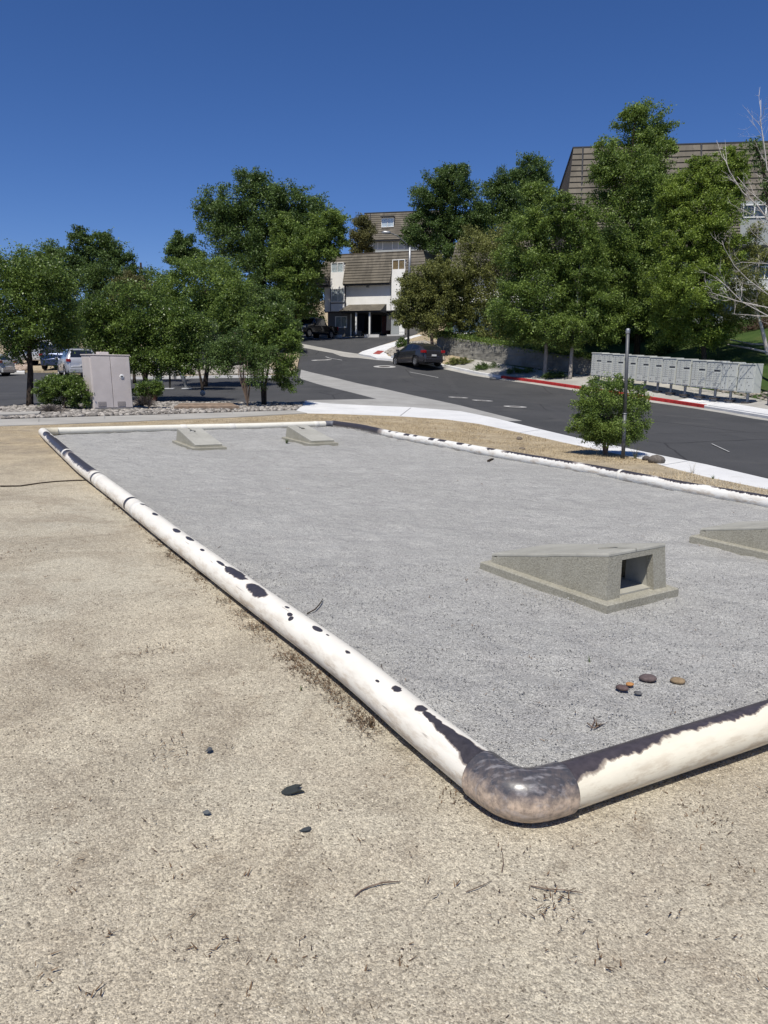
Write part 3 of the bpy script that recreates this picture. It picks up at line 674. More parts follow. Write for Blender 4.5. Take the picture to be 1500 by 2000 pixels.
# ================================================================== CORNHOLE BOARDS (precast concrete)
def board(P0, P1, P2, label, L=1.06, W=.61, hs=1.0):
    """P0 low front corner, P1 high back corner on the same long side, P2 the other high back corner"""
    ex = (P0-P1)[:2]; ex /= np.linalg.norm(ex); ey0 = (P2-P1)[:2]; s = np.sign(ex[0]*ey0[1]-ex[1]*ey0[0]); ey = s*np.array([-ex[1], ex[0]])
    O = P1[:2]+ey*.055+ex*.055; z0 = plane_z(*(O+ex*L/2))+.008
    tx = (plane_z(*(O+ex))-plane_z(*O)); ty = plane_z(*(O+ey))-plane_z(*O)
    def T(x, y, z):
        z = z*hs; q = O+ex*x+ey*y; return (q[0], q[1], z0+z+tx*(x-L/2)+ty*y)
    r = thing('concrete_cornhole_board', label, 'cornhole board', T(L/2, W/2, 0), group='concrete cornhole boards in the gravel court')
    # flange (base plate rim)
    m = MB(); e = .055; h = .045
    P = []
    for z, k in ((-.05, 0), (h-.008, 0), (h, .008)):
        P += [T(-e+k, -e+k, z), T(L+e-k, -e+k, z), T(L+e-k, W+e-k, z), T(-e+k, W+e-k, z)]
    Fc = [(3,2,1,0), (8,9,10,11)]
    for q in (0, 4): Fc += [(q+i, q+(i+1) % 4, q+4+(i+1) % 4, q+4+i) for i in range(4)]
    m.add(P, Fc).build('base_flange', MAT['pebbled'], r)
    hb, hf, tt = .345, .115, .022
    d = .022      # inward batter of the sides
    def body(x, y, z): 
        f = z/.3; yy = y + (d*f if y < W/2 else -d*f); xx = x + (d*f*.9 if x < L/2 else -d*f*.3); return T(xx, yy, z)
    # side walls, front lip and back wall with its square opening, all with real thickness
    m = MB(); th = .05
    def wall(a, b, za, zb, inn):
        (x0, y0), (x1, y1) = a, b; n = inn
        P = [body(x0, y0, h), body(x1, y1, h), body(x1, y1, zb), body(x0, y0, za)]
        Q = [body(x0+n[0]*th, y0+n[1]*th, h), body(x1+n[0]*th, y1+n[1]*th, h), body(x1+n[0]*th, y1+n[1]*th, zb), body(x0+n[0]*th, y0+n[1]*th, za)]
        m.add(P+Q, [(0,1,2,3), (7,6,5,4), (0,4,5,1), (1,5,6,2), (2,6,7,3), (3,7,4,0)])
    tb, tf = hb-tt, hf-tt
    za = tb+(tf-tb)*th/L; zb_ = tb+(tf-tb)*(L-th)/L; wall((th, 0), (L-th, 0), za, zb_, (0, 1)); wall((L-th, W), (th, W), zb_, za, (0, -1)); wall((L, 0), (L, W), tf, tf, (-1, 0))
    o0, o1, oz = .13, W-.13, .285
    wall((0, W), (0, o1), tb, tb, (1, 0)); wall((0, o0), (0, 0), tb, tb, (1, 0))
    P = [body(0, o0, oz), body(0, o1, oz), body(0, o1, tb), body(0, o0, tb)]; Q = [body(th, o0, oz), body(th, o1, oz), body(th, o1, tb), body(th, o0, tb)]
    m.add(P+Q, [(3,2,1,0), (4,5,6,7), (0,1,5,4), (1,2,6,5), (2,3,7,6), (3,0,4,7)])
    m.build('body', MAT['pebbled'], r)
    # chute walls beside the opening run back inside the box
    c = MB()
    for y0, y1 in ((o0-.02, o0-.002), (o1+.002, o1+.02)):
        c.box(.055, .24, y0, y1, h, .262, T)
    c.box(.03, .60, o0-.03, o1+.03, h+.001, h+.012, T)
    c.box(.60, .62, .06, W-.06, h, .15, T)
    c.build('chute', MAT['ctop'], r)
    # top slab with its round hole
    m = MB(); seg = 40; hx, hy, hr = .24, W/2, .077
    def top(x, y, k=0.0):
        z = hb+(hf-hb)*(x/L); return body(x, y, z-k)
    e2 = .002
    out = []
    cor = [(-e2, -e2), (L+e2, -e2), (L+e2, W+e2), (-e2, W+e2)]
    for k in range(seg):
        a = 2*math.pi*k/seg; dx, dy = math.cos(a), math.sin(a); tmin = 9
        if dx > 0: tmin = min(tmin, (L+e2-hx)/dx)
        if dx < 0: tmin = min(tmin, (-e2-hx)/dx)
        if dy > 0: tmin = min(tmin, (W+e2-hy)/dy)
        if dy < 0: tmin = min(tmin, (-e2-hy)/dy)
        out.append((hx+dx*tmin, hy+dy*tmin))
    angs = [math.atan2(y-hy, x-hx) % (2*math.pi) for x, y in cor]
    pts_ = [(math.atan2(y-hy, x-hx) % (2*math.pi), x, y) for x, y in out]+[(a, x, y) for a, (x, y) in zip(angs, cor)]
    pts_.sort(); n = len(pts_); V = []
    for a, x, y in pts_:
        ix, iy = hx+hr*math.cos(a), hy+hr*math.sin(a)
        bx, by = hx+(x-hx)*.985, hy+(y-hy)*.985
        V += [top(ix, iy, 0), top(bx, by, 0), top(x, y, .010), top(x, y, tt), top(ix, iy, tt)]
    Fc = []
    for i in range(n):
        j = (i+1) % n
        for q in range(5): Fc.append((i*5+q, j*5+q, j*5+(q+1) % 5, i*5+(q+1) % 5))
    m.add(V, [f[::-1] for f in Fc]); m.build('top_slab', MAT['ctop'], r)
    return r
gp = lambda x, y: GC(x, y, 0.0)
board(gp(948,1114), gp(1185,1198), gp(1338,1168), 'nearest concrete cornhole board with its square back opening facing out, beside five small stones')
# far boards: backs against the far pipe
def board_at(front_left, front_right, back_left, label):
    A, B, C = gp(*front_left), gp(*front_right), gp(*back_left)
    dy = (B-A)[:2]; dy /= np.linalg.norm(dy); dx = np.array([-dy[1], dx_s*dy[0]]) if False else np.array([-dy[1], dy[0]])
    dx = u_[:2]/np.linalg.norm(u_[:2]); dy = np.array([dx[1], -dx[0]]); B = A+np.array([*(dy*.58), 0])
    P1 = np.array([*(A[:2]+dx*1.27), 0]); P2 = np.array([*(B[:2]+dx*1.27), 0]); board(np.array([*A[:2], 0]), P1, P2, label, L=1.16, W=.47, hs=.74)
board_at((376,880), (437,876), (336,862), 'far concrete cornhole board by the white pipe, left one of the pair')
board_at((604,871), (656,866), (563,857), 'far concrete cornhole board with a green weed at its foot, near the dark elbow')
q0 = gp(1350,1058); dxy = (gp(948,1114)-gp(1185,1198))[:2]; dxy /= np.linalg.norm(dxy); dyy = np.array([dxy[1], -dxy[0]]); dyy = dyy if dyy@np.array([1, 0.4]) > 0 else -dyy
P1 = np.array([*(q0[:2]-dxy*1.15), 0]); board(q0, P1, np.array([*(P1[:2]+dyy*.61), 0]), 'concrete cornhole board cut off by the right edge of the photo, its low end showing')

# ================================================================== STONES, CHIPS, TWIGS ON THE COURT AND DIRT
def stone(px, py, rx, ry, col, label, cat='stone', name='stone', flat=.42, dep=.45, group=None):
    p = G(px, py); d = np.linalg.norm(p-CAM); s = rx*d/F
    V, Fc = ICO2_V, ICO2_F; seed = px*.13
    V2_ = np.array([v*(1+.18*mnoise.noise((v[0]*1.3+seed, v[1]*1.3, v[2]*1.3))+.05*mnoise.noise((v[0]*4+seed, v[1]*4, v[2]*4))) for v in V])
    V2_ = V2_*[s, s*.8, s*flat]; a = random.uniform(-.6, .6); R_ = np.array([[math.cos(a), -math.sin(a), 0], [math.sin(a), math.cos(a), 0], [0, 0, 1]])
    g = GZ(p[0], p[1]); V2_ = V2_@R_.T+g+[0, 0, s*flat*(1-dep)]
    o = np_mesh(name, V2_-g, Fc, plain('stone_surface', col, .8, .35, 30, bump=.4, bscale=80), smooth=True); o.location = g; WPOS[o.name] = g
    return tag(o, label, cat, group)
gs = 'small stones on the court gravel'
stone(1265,1328,16,10,(.115,.088,.088),'mauve grey stone, the largest of the five small stones on the court gravel',group=gs)
stone(1215,1346,12,8,(.105,.072,.070),'reddish brown stone lying just left of the small orange one',group=gs)
stone(1230,1338,8,5.5,(.40,.20,.075),'tiny orange stone touching the reddish brown one',group=gs)
stone(1246,1355,7.5,5,(.10,.10,.105),'tiny dark grey stone, the one nearest the pipe of the five',group=gs)
stone(1323,1333,14,7,(.25,.185,.115),'flat tan stone, the rightmost of the five small stones',group=gs)
stone(1282,904,16,9,(.13,.115,.10),'brown grey rock on the verge right of the signpost',name='rock',cat='rock',flat=.6)
stone(1262,899,8,7,(.07,.06,.055),'small dark rock between the signpost and the bigger verge rock',name='rock',cat='rock',flat=.7)
stone(1014,859,6,4.5,(.15,.125,.10),'brown clod on the dry verge in the middle of the street side',name='rock',cat='rock',flat=.7)
stone(1020,878,6,3,(.15,.125,.10),'flat brown clod just beside the street side pipe',name='rock',cat='rock',flat=.5)
stone(396,773,5,7,(.38,.37,.36),'pale round rock at the foot of the bare stemmed bush',name='rock',cat='rock',flat=1.1,dep=.1)
def chip(px, py, outline, col, label):
    p = G(px, py); d = np.linalg.norm(p-CAM); k = d/F; yk = k/max(.25, -ray(px, py)[2]/np.linalg.norm(ray(px, py)))
    g = GZ(p[0], p[1]); P = [((x*k), -y*yk) for x, y in [(a*.85, b*.85) for a, b in outline]]; n = len(P); th = .003
    V = [(x, y, .004+.010*mnoise.noise((x*30, y*30, px))) for x, y in P]; V2_ = [(x, y, z+th) for x, y, z in V]
    m = MB().add(V+V2_, [tuple(range(n-1, -1, -1)), tuple(range(n, 2*n))]+[(i, (i+1) % n, n+(i+1) % n, n+i) for i in range(n)])
    o = m.build('rock_chip', plain('slate_chip', col, .7, .2, 60)); o.location = g+[0, 0, .006]; tag(o, label, 'rock chip', 'dark chips on the tan dirt'); return o
chip(571,1550,[(-24,2),(-14,-7),(-4,-10),(4,-11),(18,-11),(14,-6),(10,-3),(26,-1),(12,5),(-2,7),(-14,6)],(.035,.040,.038),'dark green grey forked chip, the largest on the tan dirt')
chip(596,1626,[(-12,3),(-4,-2),(6,-5),(12,-4),(10,2),(2,4)],(.055,.062,.065),'small dark slate chip below the forked chip')
chip(404,1592,[(-9,0),(0,-4),(9,1),(4,4),(-4,3)],(.11,.12,.125),'small grey chip left of the forked chip')
chip(408,1470,[(-7,1),(-2,-5),(5,-4),(8,1),(2,4)],(.08,.085,.09),'small dark chip on the dirt above the forked chip')
def stick(pxs, rpx, label, mat='mid_bark', name='twig', lift=.004):
    P = []
    for x, y in pxs:
        p = G(x, y); P.append(GZ(p[0], p[1], lift+random.uniform(0, .006)))
    r = rpx*np.linalg.norm(P[0]-CAM)/F; g = P[0].copy(); o = MB().tube([p-g for p in P], [r]*(len(P)-1)+[r*.5], 6).build(name, MAT[mat], smooth=True); o.location = g; tag(o, label, 'twig')
stick([(693,1752),(706,1741),(722,1735),(748,1729),(782,1724)],1.3,'longest curved brown twig on the foreground dirt')
stick([(1036,1733),(1070,1741),(1100,1744),(1138,1748)],1.1,'thin straight twig on the dirt below the pipe elbow')
stick([(910,1746),(935,1738),(960,1723)],.9,'faint short twig left of the straight foreground twig')
stick([(0,951),(40,950),(80,944),(110,941),(150,939),(178,939)],1.3,'long dark crooked root crossing the dirt to the pipe joint','bark')
stick([(600,1200),(616,1192),(626,1180),(631,1171)],1.3,'dark bent twig on the gravel touching the long pipe','bark')
stick([(1146,1415),(1160,1424),(1185,1413)],1.2,'small forked dry stem on the gravel inside the pipe corner')
stick([(1154,1425),(1162,1410),(1158,1402)],1.0,'upright fork of dry stem on the gravel inside the pipe corner')
stick([(980,1706),(983,1690),(981,1668)],1.1,'short dark stem on the dirt just below the elbow')
stick([(953,901),(960,898),(964,897)],2.2,'stubby dark stick on the court gravel near the street side pipe','bark')
# litter that nobody could count: broken stems and leaf crumbs
V = []; Fl = []; 
def litter(px, py, n, sp, cloud):
    c = G(px, py); k = np.linalg.norm(c-CAM)/F*sp
    for _ in range(n):
        x = c[0]+rng.normal()*k; y = c[1]+rng.normal()*k*1.2; cloud.append((x, y))
cl = []
for i in np.linspace(0, 1, 46):
    x = 745+(150-745)*i; y = 1440+(915-1440)*i
    if rng.random() < .8: litter(x, y+rng.uniform(-8, 6), int(rng.integers(30, 120)*(1.15-i*.3)), 15-6*i, cl)
for _ in range(260):
    litter(rng.uniform(0, 1500), rng.uniform(860, 1990), int(rng.integers(1, 6)), 7, cl)
for a in [(310,1275),(330,1470),(250,1360),(1080,1760),(640,1300),(410,1155),(1380,1590),(40,1080),(690,1400),(900,1560),(700,835),(740,845),(800,860),(1160,875)]: litter(a[0], a[1], 60, 24, cl)
cl = np.array(cl); zz = H(cl[:, 0], cl[:, 1]); V = []; Fq = []; tn_ = []
for (x, y), z in zip(cl, zz):
    far_ = 1+max(0, y-3.2)*.22; L = far_*rng.uniform(.004, .030)*rng.uniform(.4, 1); a = rng.uniform(0, 6.28); wd = far_*rng.uniform(.0008, .0030); dx, dy = math.cos(a)*L, math.sin(a)*L; nx, ny = -math.sin(a)*wd, math.cos(a)*wd; b = len(V); z += .006; zt = z+rng.uniform(0, .012)
    V += [(x-nx, y-ny, z), (x+nx, y+ny, z), (x+dx+nx*.3, y+dy+ny*.3, zt), (x+dx-nx*.3, y+dy-ny*.3, zt)]
    Fq += [(b, b+1, b+2, b+3)]; tn_.append(rng.uniform())
o = np_mesh('plant_litter', V, Fq, m_rock('dry_litter', (.035,.022,.014), (.20,.13,.075)), tint=tn_); o['kind'] = 'stuff'
# loose grit lying on the dirt and the gravel near the camera
def grit(name, n, mask_in, cols, ymax, smin, smax):
    x = rng.uniform(-4.2, 4.2, n*3); y = .9+rng.power(1.0, n*3)*(ymax-.9)
    ok = (abs(x) < y*.56+.15); inside = inpoly(x, y, court); ok &= (inside == mask_in); x, y = x[ok][:n], y[ok][:n]
    z = H(x, y); z += np.array([dimple(a, b, .030, 3.6) if mask_in else dimple(a, b, .012, 1.1) for a, b in zip(x, y)])
    s = rng.uniform(smin, smax, len(x))**1.0
    o = rocks(name, np.stack([x, y, z], -1), s, m_rock(name+'_stone', *cols), .75, smooth=False); o['kind'] = 'stuff'
grit('dirt_grit', 42000, False, ((.10,.085,.065), (.62,.56,.45)), 4.6, .0013, .0042)
grit('gravel_grit', 26000, True, ((.09,.09,.09), (.56,.56,.55)), 5.4, .0013, .0042)
def tuft(px, py, hpx, n, cols, label, spread=.5, cat='weed', name='weed', lean=.6, wid=.0022):
    c = G(px, py); k = np.linalg.norm(c-CAM)/F; hh = hpx*k; g = GZ(c[0], c[1]); V = []; Fc = []; tt = []
    for _ in range(n):
        a = rng.uniform(0, 6.28); L = hh*rng.uniform(.4, 1.1); r0 = hh*.15*rng.uniform(); x0, y0 = r0*math.cos(a), r0*math.sin(a); ln = rng.uniform(.1, lean); wd = max(wid, .35*k)
        pr = None
        for q in range(4):
            f = q/3; rr = L*ln*f**1.5*spread*2; x = x0+rr*math.cos(a); y = y0+rr*math.sin(a); z = L*f*(1-.3*ln*f); ww = wd*(1-f*.8)
            V += [(x-ww*math.sin(a), y+ww*math.cos(a), z), (x+ww*math.sin(a), y-ww*math.cos(a), z)]
            b = len(V)-2
            if q: Fc.append((b-2, b-1, b+1, b)); tt.append(rng.uniform())
    o = np_mesh(name, V, Fc, m_rock('weed_blades', *cols), tint=tt); o.location = g; WPOS[o.name] = g; return tag(o, label, cat)
dry = ((.14,.10,.05), (.42,.33,.19)); grn = ((.04,.07,.025), (.13,.17,.07))
tuft(272,1015,32,60,dry,'dry straw coloured grass tuft leaning on the long pipe near its second joint',cat='grass tuft',name='grass_tuft')
tuft(455,1165,20,26,((.05,.04,.02),(.20,.16,.08)),'small dry tuft beside the long pipe below the big paint chips',cat='grass tuft',name='grass_tuft')
tuft(515,1215,22,30,((.04,.05,.02),(.18,.17,.08)),'olive tuft at the foot of the long pipe halfway along it',cat='grass tuft',name='grass_tuft')
tuft(640,1300,0+12,14,dry,'tiny dry tuft under the long pipe between the olive tuft and the elbow',cat='grass tuft',name='grass_tuft')
tuft(725,1420,24,34,((.06,.04,.025),(.22,.15,.09)),'brown matted tuft against the long pipe nearest the elbow',cat='grass tuft',name='grass_tuft')
tuft(588,1349,9,16,grn,'tiny green seedling on the tan dirt left of the long pipe')
tuft(1152,1295,17,7,grn,'thin lone grass sprig standing in the court gravel above the five stones',lean=.5)
tuft(560,866,11,60,grn,'low green weed at the foot of the far corner cornhole board',lean=1.0)
tuft(1240,896,28,30,((.05,.06,.03),(.16,.16,.09)),'grey green weed beside the signpost foot')
tuft(1352,924,22,12,((.12,.10,.06),(.30,.26,.17)),'tall thin dry weed on the verge between the verge rock and the frame edge',lean=.7)
tuft(1392,936,10,26,grn,'low green weed at the edge of the white pavement near the right edge',lean=1.0)
tuft(1165,1420,14,16,((.05,.035,.02),(.16,.10,.06)),'brown dry weed lying on the gravel inside the pipe corner',lean=1.3)
# ================================================================== BUILDINGS
class Fr:
    """a facade frame: u along the wall, v up, w into the building"""
    def __init__(s, px, py, depth, yaw):
        s.O = atd(px, py, depth); s.ex = np.array([math.cos(yaw), -math.sin(yaw), 0]); s.ey = np.array([math.sin(yaw), math.cos(yaw), 0])
    def T(s, u, w, v): return tuple(s.O+s.ex*u+s.ey*w+np.array([0, 0, v]))
    def uv(s, px, py, w=0.0):
        d = ray(px, py); P = s.O+s.ey*w; t = ((P-CAM)@s.ey)/(d@s.ey); q = CAM+d*t-s.O; return q@s.ex, q[2]
    def r(s, x0, y0, x1, y1, w=0.0):
        u0, _ = s.uv(x0, (y0+y1)/2, w); u1, _ = s.uv(x1, (y0+y1)/2, w); _, v1 = s.uv((x0+x1)/2, y0, w); _, v0 = s.uv((x0+x1)/2, y1, w); return u0, u1, v0, v1
    def box(s, mb, u0, u1, v0, v1, w0, w1): return mb.box(u0, u1, w0, w1, v0, v1, s.T)
def mansard(fr, parent, ub0, ub1, vb, wb, ut0, ut1, vt, wt, rows, mat, name='roof', lip=.07, side=None):
    """stepped shingle courses over a sloping plane, each course lapping the one below"""
    m = MB(); n = rows
    def P(u01, t, out=0.0):
        u = (ub0+(ut0-ub0)*t)*(1-u01)+(ub1+(ut1-ub1)*t)*u01; return fr.T(u, wb+(wt-wb)*t-out, vb+(vt-vb)*t)
    for i in range(n):
        t0, t1 = i/n, (i+1)/n; jag = []
        m.add([P(0, t0, lip), P(1, t0, lip), P(1, t1, .012), P(0, t1, .012), P(0, t0, .0), P(1, t0, .0)], [(0,1,2,3), (4,5,1,0), (0,3,4), (1,5,2)])
    return m.build(name, mat, parent)
def window(fr, parent, rect, w=0.0, cur='curtain', frame='trim', split=.5, rec=.10, proud=.03, dark=False):
    u0, u1, v0, v1 = rect; f = .07
    m = MB()
    for a in ((u0, u1, v0, v0+f), (u0, u1, v1-f, v1), (u0, u0+f, v0+f, v1-f), (u1-f, u1, v0+f, v1-f)): fr.box(m, *a, w-proud, w+rec)
    um = u0+(u1-u0)*split; fr.box(m, um-f*.45, um+f*.45, v0+f, v1-f, w-proud+.012, w+rec)
    o = m.build('window', MAT[frame], parent)
    g = MB(); [g.poly([fr.T(a, w+.012, v0+f), fr.T(b, w+.012, v0+f), fr.T(b, w+.012, v1-f), fr.T(a, w+.012, v1-f)]) for a, b in ((u0+f, um-f*.45), (um+f*.45, u1-f))]
    mt = MAT['glass'] if dark else MAT['winglass']; g.build('pane', mt, o)
    if cur and not dark:
        c = MB(); k = 14                                      # a pleated curtain hangs behind the glass
        for a, b in ((u0+f, um-f), (um+f, u1-f)):
            pts_ = [(a+(b-a)*i/k, w+.022+.014*(i % 2)) for i in range(k+1)]
            for (ua, wa), (ub, wb2) in zip(pts_, pts_[1:]): c.add([fr.T(ua, wa, v0+f), fr.T(ub, wb2, v0+f), fr.T(ub, wb2, v1-f), fr.T(ua, wa, v1-f)], [(0,1,2,3)])
        c.build('curtain', MAT[cur], o)
    return o
def m_winglass():
    t = NT('clear_window_glass'); gl = t.n('BsdfGlossy', {'Color': (1,1,1,1), 'Roughness': .03}); tr = t.n('BsdfTransparent', {'Color': (.80,.84,.86,1)})
    return t.done(t.n('MixShader', {0: .14, 1: tr, 2: gl}))
MAT['winglass'] = m_winglass()

# ---- three storey block facing the lot
fb = Fr(634, 654, 79, math.radians(21)); U = lambda x, y: fb.uv(x, y)
W = fb.uv(822, 600)[0]; v_top = fb.uv(641, 498)[1]; v_man = fb.uv(690, 555.5)[1]; v_w = fb.uv(634, 608.6)[1]
B = thing('apartment_building', 'white three storey block with brown shingled mansard roof behind the black pickup', 'building', fb.T(W/2, 4, 0))
rb = lambda x0, y0, x1, y1, w=0.0: fb.r(x0, y0, x1, y1, w)
D = 13.0; base = -1.2
uR0, uR1 = U(684, 640)[0], U(761, 640)[0]; vc = U(720, 609)[1]       # recess under the canopy
m = MB()                                                              # ground floor, set back a little, with a recess
fb.box(m, .25, uR0, base, v_w, .25, D); fb.box(m, uR1, W-.2, base, v_w, .25, D); fb.box(m, uR0, uR1, base, v_w, 2.2, D)
m.build('ground_floor_wall', MAT['grey'], B)
wl = U(648, 580)[0]; wr_ = U(674, 580)[0]; x2 = U(766, 540)[0]; x3 = U(793, 540)[0]
m = MB(); vj = v_man+(U(700, 512)[1]-v_man)*.72; fb.box(m, 0, W, v_w, vj, 0.0, D); fb.box(m, .05, W-.05, vj+.002, U(700, 512)[1]-.03, .15, D)
m.build('upper_wall', MAT['white'], B)
m = MB(); fb.box(m, wl-.05, wr_+.05, v_w+.003, U(660, 532)[1], -.16, -.003); m.build('bay_panel', MAT['white'], B); m = MB(); fb.box(m, x2, x3, v_w+.003, U(780, 526)[1], -.16, -.003)
m.build('bay_panel', MAT['white'], B)
m = MB()                                                              # thin dark trim round the bays and along the storey lines
for a in (wl-.10, wr_+.05, x2-.05): fb.box(m, a, a+.05, v_w+.004, v_man, -.18, -.0)
fb.box(m, wl-.05, wr_+.05, U(660, 592.5)[1]-.04, U(660, 592.5)[1]+.04, -.185, -.16)
fb.box(m, 0, W, v_w-.10, v_w-.003, -.03, .2)
m.build('trim', MAT['dkgrey'], B)
rows = 14; vt = v_top; vb = v_man; nL = U(618, 557)[0]; 
u_top0 = U(641, 498)[0]; 
mansard(fb, B, wr_+.02, x2-.05, vb, -.62, wr_+.05, x2+.12, U(700, 512)[1], .12, 8, MAT['shingle'])
mansard(fb, B, nL, wl-.08, vb-.05, -.62, U(629, 512)[0], wl-.02, U(640, 512)[1], .12, 8, MAT['shingle'])
mansard(fb, B, x3+.05, W+.8, vb, -.62, x3+.05, W+.3, U(800, 506)[1], .12, 8, MAT['shingle'])
mansard(fb, B, U(629, 512)[0], W+.35, U(700, 512)[1]+.003, .115, u_top0, W, vt, .45, 3, MAT['shingle'])
m = MB(); fb.box(m, wr_+.02, x2-.05, vb-.14, vb, -.60, 0.1); fb.box(m, nL+.03, wl-.08, vb-.19, vb-.05, -.6, .1); fb.box(m, x3+.05, W+.7, vb-.14, vb, -.6, .1)
m.build('soffit', MAT['dkgrey'], B)
m = MB(); fb.box(m, u_top0, W, U(700, 512)[1]-.03, vt+.02, .48, D); fb.box(m, u_top0-.02, W+.02, vt+.02, vt+.10, .40, D)
m.build('roof_top', MAT['shingle_d'], B)
for ua, ub_ in ((wl-.10, wl-.04), (wr_-.01, wr_+.05), (x2-.10, x2-.04), (x3-.01, x3+.05)):
    m = MB().add([fb.T(ua, -.62, vb), fb.T(ub_, -.62, vb), fb.T(ub_, .3, vb), fb.T(ua, .3, vb), fb.T(ua, .10, U(700, 512)[1]), fb.T(ub_, .10, U(700, 512)[1]), fb.T(ub_, .3, U(700, 512)[1]), fb.T(ua, .3, U(700, 512)[1])],
          [(0,1,5,4), (1,2,6,5), (2,3,7,6), (3,0,4,7)])
    m.build('dormer_cheek', MAT['shingle_d'], B)
window(fb, B, rb(647.6, 513, 672, 534), -.12); window(fb, B, rb(648, 564, 674, 590), -.19)
window(fb, B, rb(767, 507, 792, 528), -.12, cur='curtain2'); window(fb, B, rb(653, 617.5, 676, 640), .22)
# canopy over the entrance
cl_, cr_ = U(674, 609)[0], U(753, 609)[0]; cvt, cvb = U(716, 594.5)[1], U(716, 609)[1]
mansard(fb, B, cl_, cr_+.1, cvb, -1.55, cl_+.45, cr_+.1, cvt, -.02, 5, MAT['shingle'], name='canopy')
m = MB(); fb.box(m, cl_+.02, cr_+.1, cvb-.14, cvb-.004, -1.5, .2); m.add([fb.T(cl_, -1.5, cvb), fb.T(cl_+.03, 0, cvb), fb.T(cl_+.45, 0, cvt)], [(0,2,1)]); m.add([fb.T(cr_+.1, -1.5, cvb), fb.T(cr_+.1, 0, cvb), fb.T(cr_+.1, 0, cvt)], [(0,1,2)])
m.build('canopy_soffit', MAT['dkgrey'], B)
for x in (705, 731):
    u, v = U(x, 650); m = MB(); fb.box(m, u-.07, u+.07, v-.2, cvb-.14, -1.3, -1.16); m.build('canopy_post', MAT['trim'], B)
m = MB(); u = uR0; fb.box(m, u-.06, u+.06, base, v_w-.10, .15, .249); m.build('corner_post', MAT['trim'], B)
u0, u1, v0, v1 = rb(739, 616, 752, 651); m = MB(); fb.box(m, u0, u1, v0, v1, 1.0, 2.19); o = m.build('door', MAT['door_red'], B); o['label'] = 'dark red brown entrance door'
u0, u1, v0, v1 = rb(686, 611, 702, 646); m = MB(); fb.box(m, u0, u1, v0, v1, 1.3, 2.19); o = m.build('door', MAT['navy'], B); o['label'] = 'dark navy entrance door'
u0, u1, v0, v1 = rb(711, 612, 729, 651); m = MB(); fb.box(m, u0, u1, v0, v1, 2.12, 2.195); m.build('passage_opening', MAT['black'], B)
u0, u1, v0, v1 = rb(753, 611, 762, 645); m = MB(); fb.box(m, u0, u1, v0, v1, .20, .9); m.build('dark_panel', MAT['dkgrey'], B)
u0, u1, v0, v1 = rb(686, 646, 703, 653); m = MB(); fb.box(m, u0, u1, v0-.2, v1, .35, .6); m.build('low_wall', MAT['grey'], B)
m = MB(); u0, u1, v0, v1 = rb(716, 557, 721, 561.5); fb.box(m, u0, u1, v0, v1, -.1, 0); m.build('wall_lamp', MAT['metal'], B)
for x0, x1 in ((656, 683), (727, 755), (762, 793)):
    u0, u1 = U(x0, 653)[0], U(x1, 653)[0]; z = h1(*fb.T((u0+u1)/2, -1.7, 0)[:2])-fb.O[2]; m = MB(); fb.box(m, u0, u1, z-.3, z+.12, -2.1 if x0 < 760 else -.9, -1.9 if x0 < 760 else -.7); m.build('wheel_stop', MAT['whitekerb'], B)
u0, u1, v0, v1 = rb(767, 625, 782, 651); G1 = thing('wooden_gate', 'grey board gate beside the white panel at the right of the building front', 'gate', fb.T(u0, -.4, v0))
m = MB(); k = 7
for i in range(k): fb.box(m, u0+(u1-u0)*i/k, u0+(u1-u0)*(i+.93)/k, v0-.4, v1, -.45, -.41)
m.build('board', MAT['palegrey'], G1); [fb.box(MB(), u0, u1, a, a+.1, -.405, -.36).build('rail', MAT['palegrey'], G1) for a in (v0+.3, v1-.4)]
u0, u1, v0, v1 = rb(782.5, 628, 793, 651); G2 = thing('white_gate', 'bright white gate panel behind the street light pole', 'gate', fb.T(u0, -.4, v0))
m = MB(); fb.box(m, u0, u1, v0-.4, v1, -.45, -.40); m.build('panel', MAT['trim'], G2); [fb.box(MB(), u0+.02, u1-.02, a, a+.1, -.47, -.452).build('rail', MAT['trim'], G2) for a in (v1-.25, v0+.1)]

# ---- upper block further up the hill
f2 = Fr(709, 560, 115, math.radians(14)); B2 = thing('apartment_building', 'brown mansard roofed block higher up the hill, showing above the white one', 'building', f2.T(6, 4, 0))
W2 = f2.uv(860, 450)[0]; vt = f2.uv(712, 416)[1]; vb = f2.uv(760, 469)[1]; b2 = f2.uv(760, 590)[1]
m = MB(); f2.box(m, .1, W2, b2, vb+(vt-vb)*.45, 0, 12); m.build('wall', MAT['palegrey'], B2)
mansard(f2, B2, -.35, W2+.4, vb, -.7, .05, W2, vt, .5, 13, MAT['shingle'])
m = MB(); m.add([f2.T(-.35, -.7, vb), f2.T(.05, .5, vt), f2.T(.05, 11, vt), f2.T(-.35, 12, vb)], [(0,1,2,3)]); m.build('roof_side', MAT['shingle_d'], B2)
m = MB(); f2.box(m, .0, W2, vb+(vt-vb)*.45, vt+.02, .52, 12); f2.box(m, -.02, W2+.02, vt+.02, vt+.12, .42, 12.1); m.build('roof_top', MAT['dkgrey'], B2)
m = MB(); f2.box(m, -.3, W2+.3, vb-.2, vb-.005, -.68, .2); m.build('soffit', MAT['dkgrey'], B2)
window(f2, B2, f2.r(746, 426, 770, 444.5), -.32, rec=.5); m = MB(); u0, u1, v0, v1 = f2.r(745, 425, 771, 445.5); f2.box(m, u0, u1, v1, v1+.12, -.75, .3); m.build('window_hood', MAT['dkgrey'], B2)
window(f2, B2, f2.r(728, 470, 748, 487.5), 0.0); window(f2, B2, f2.r(766, 470, 790, 487), 0.0)
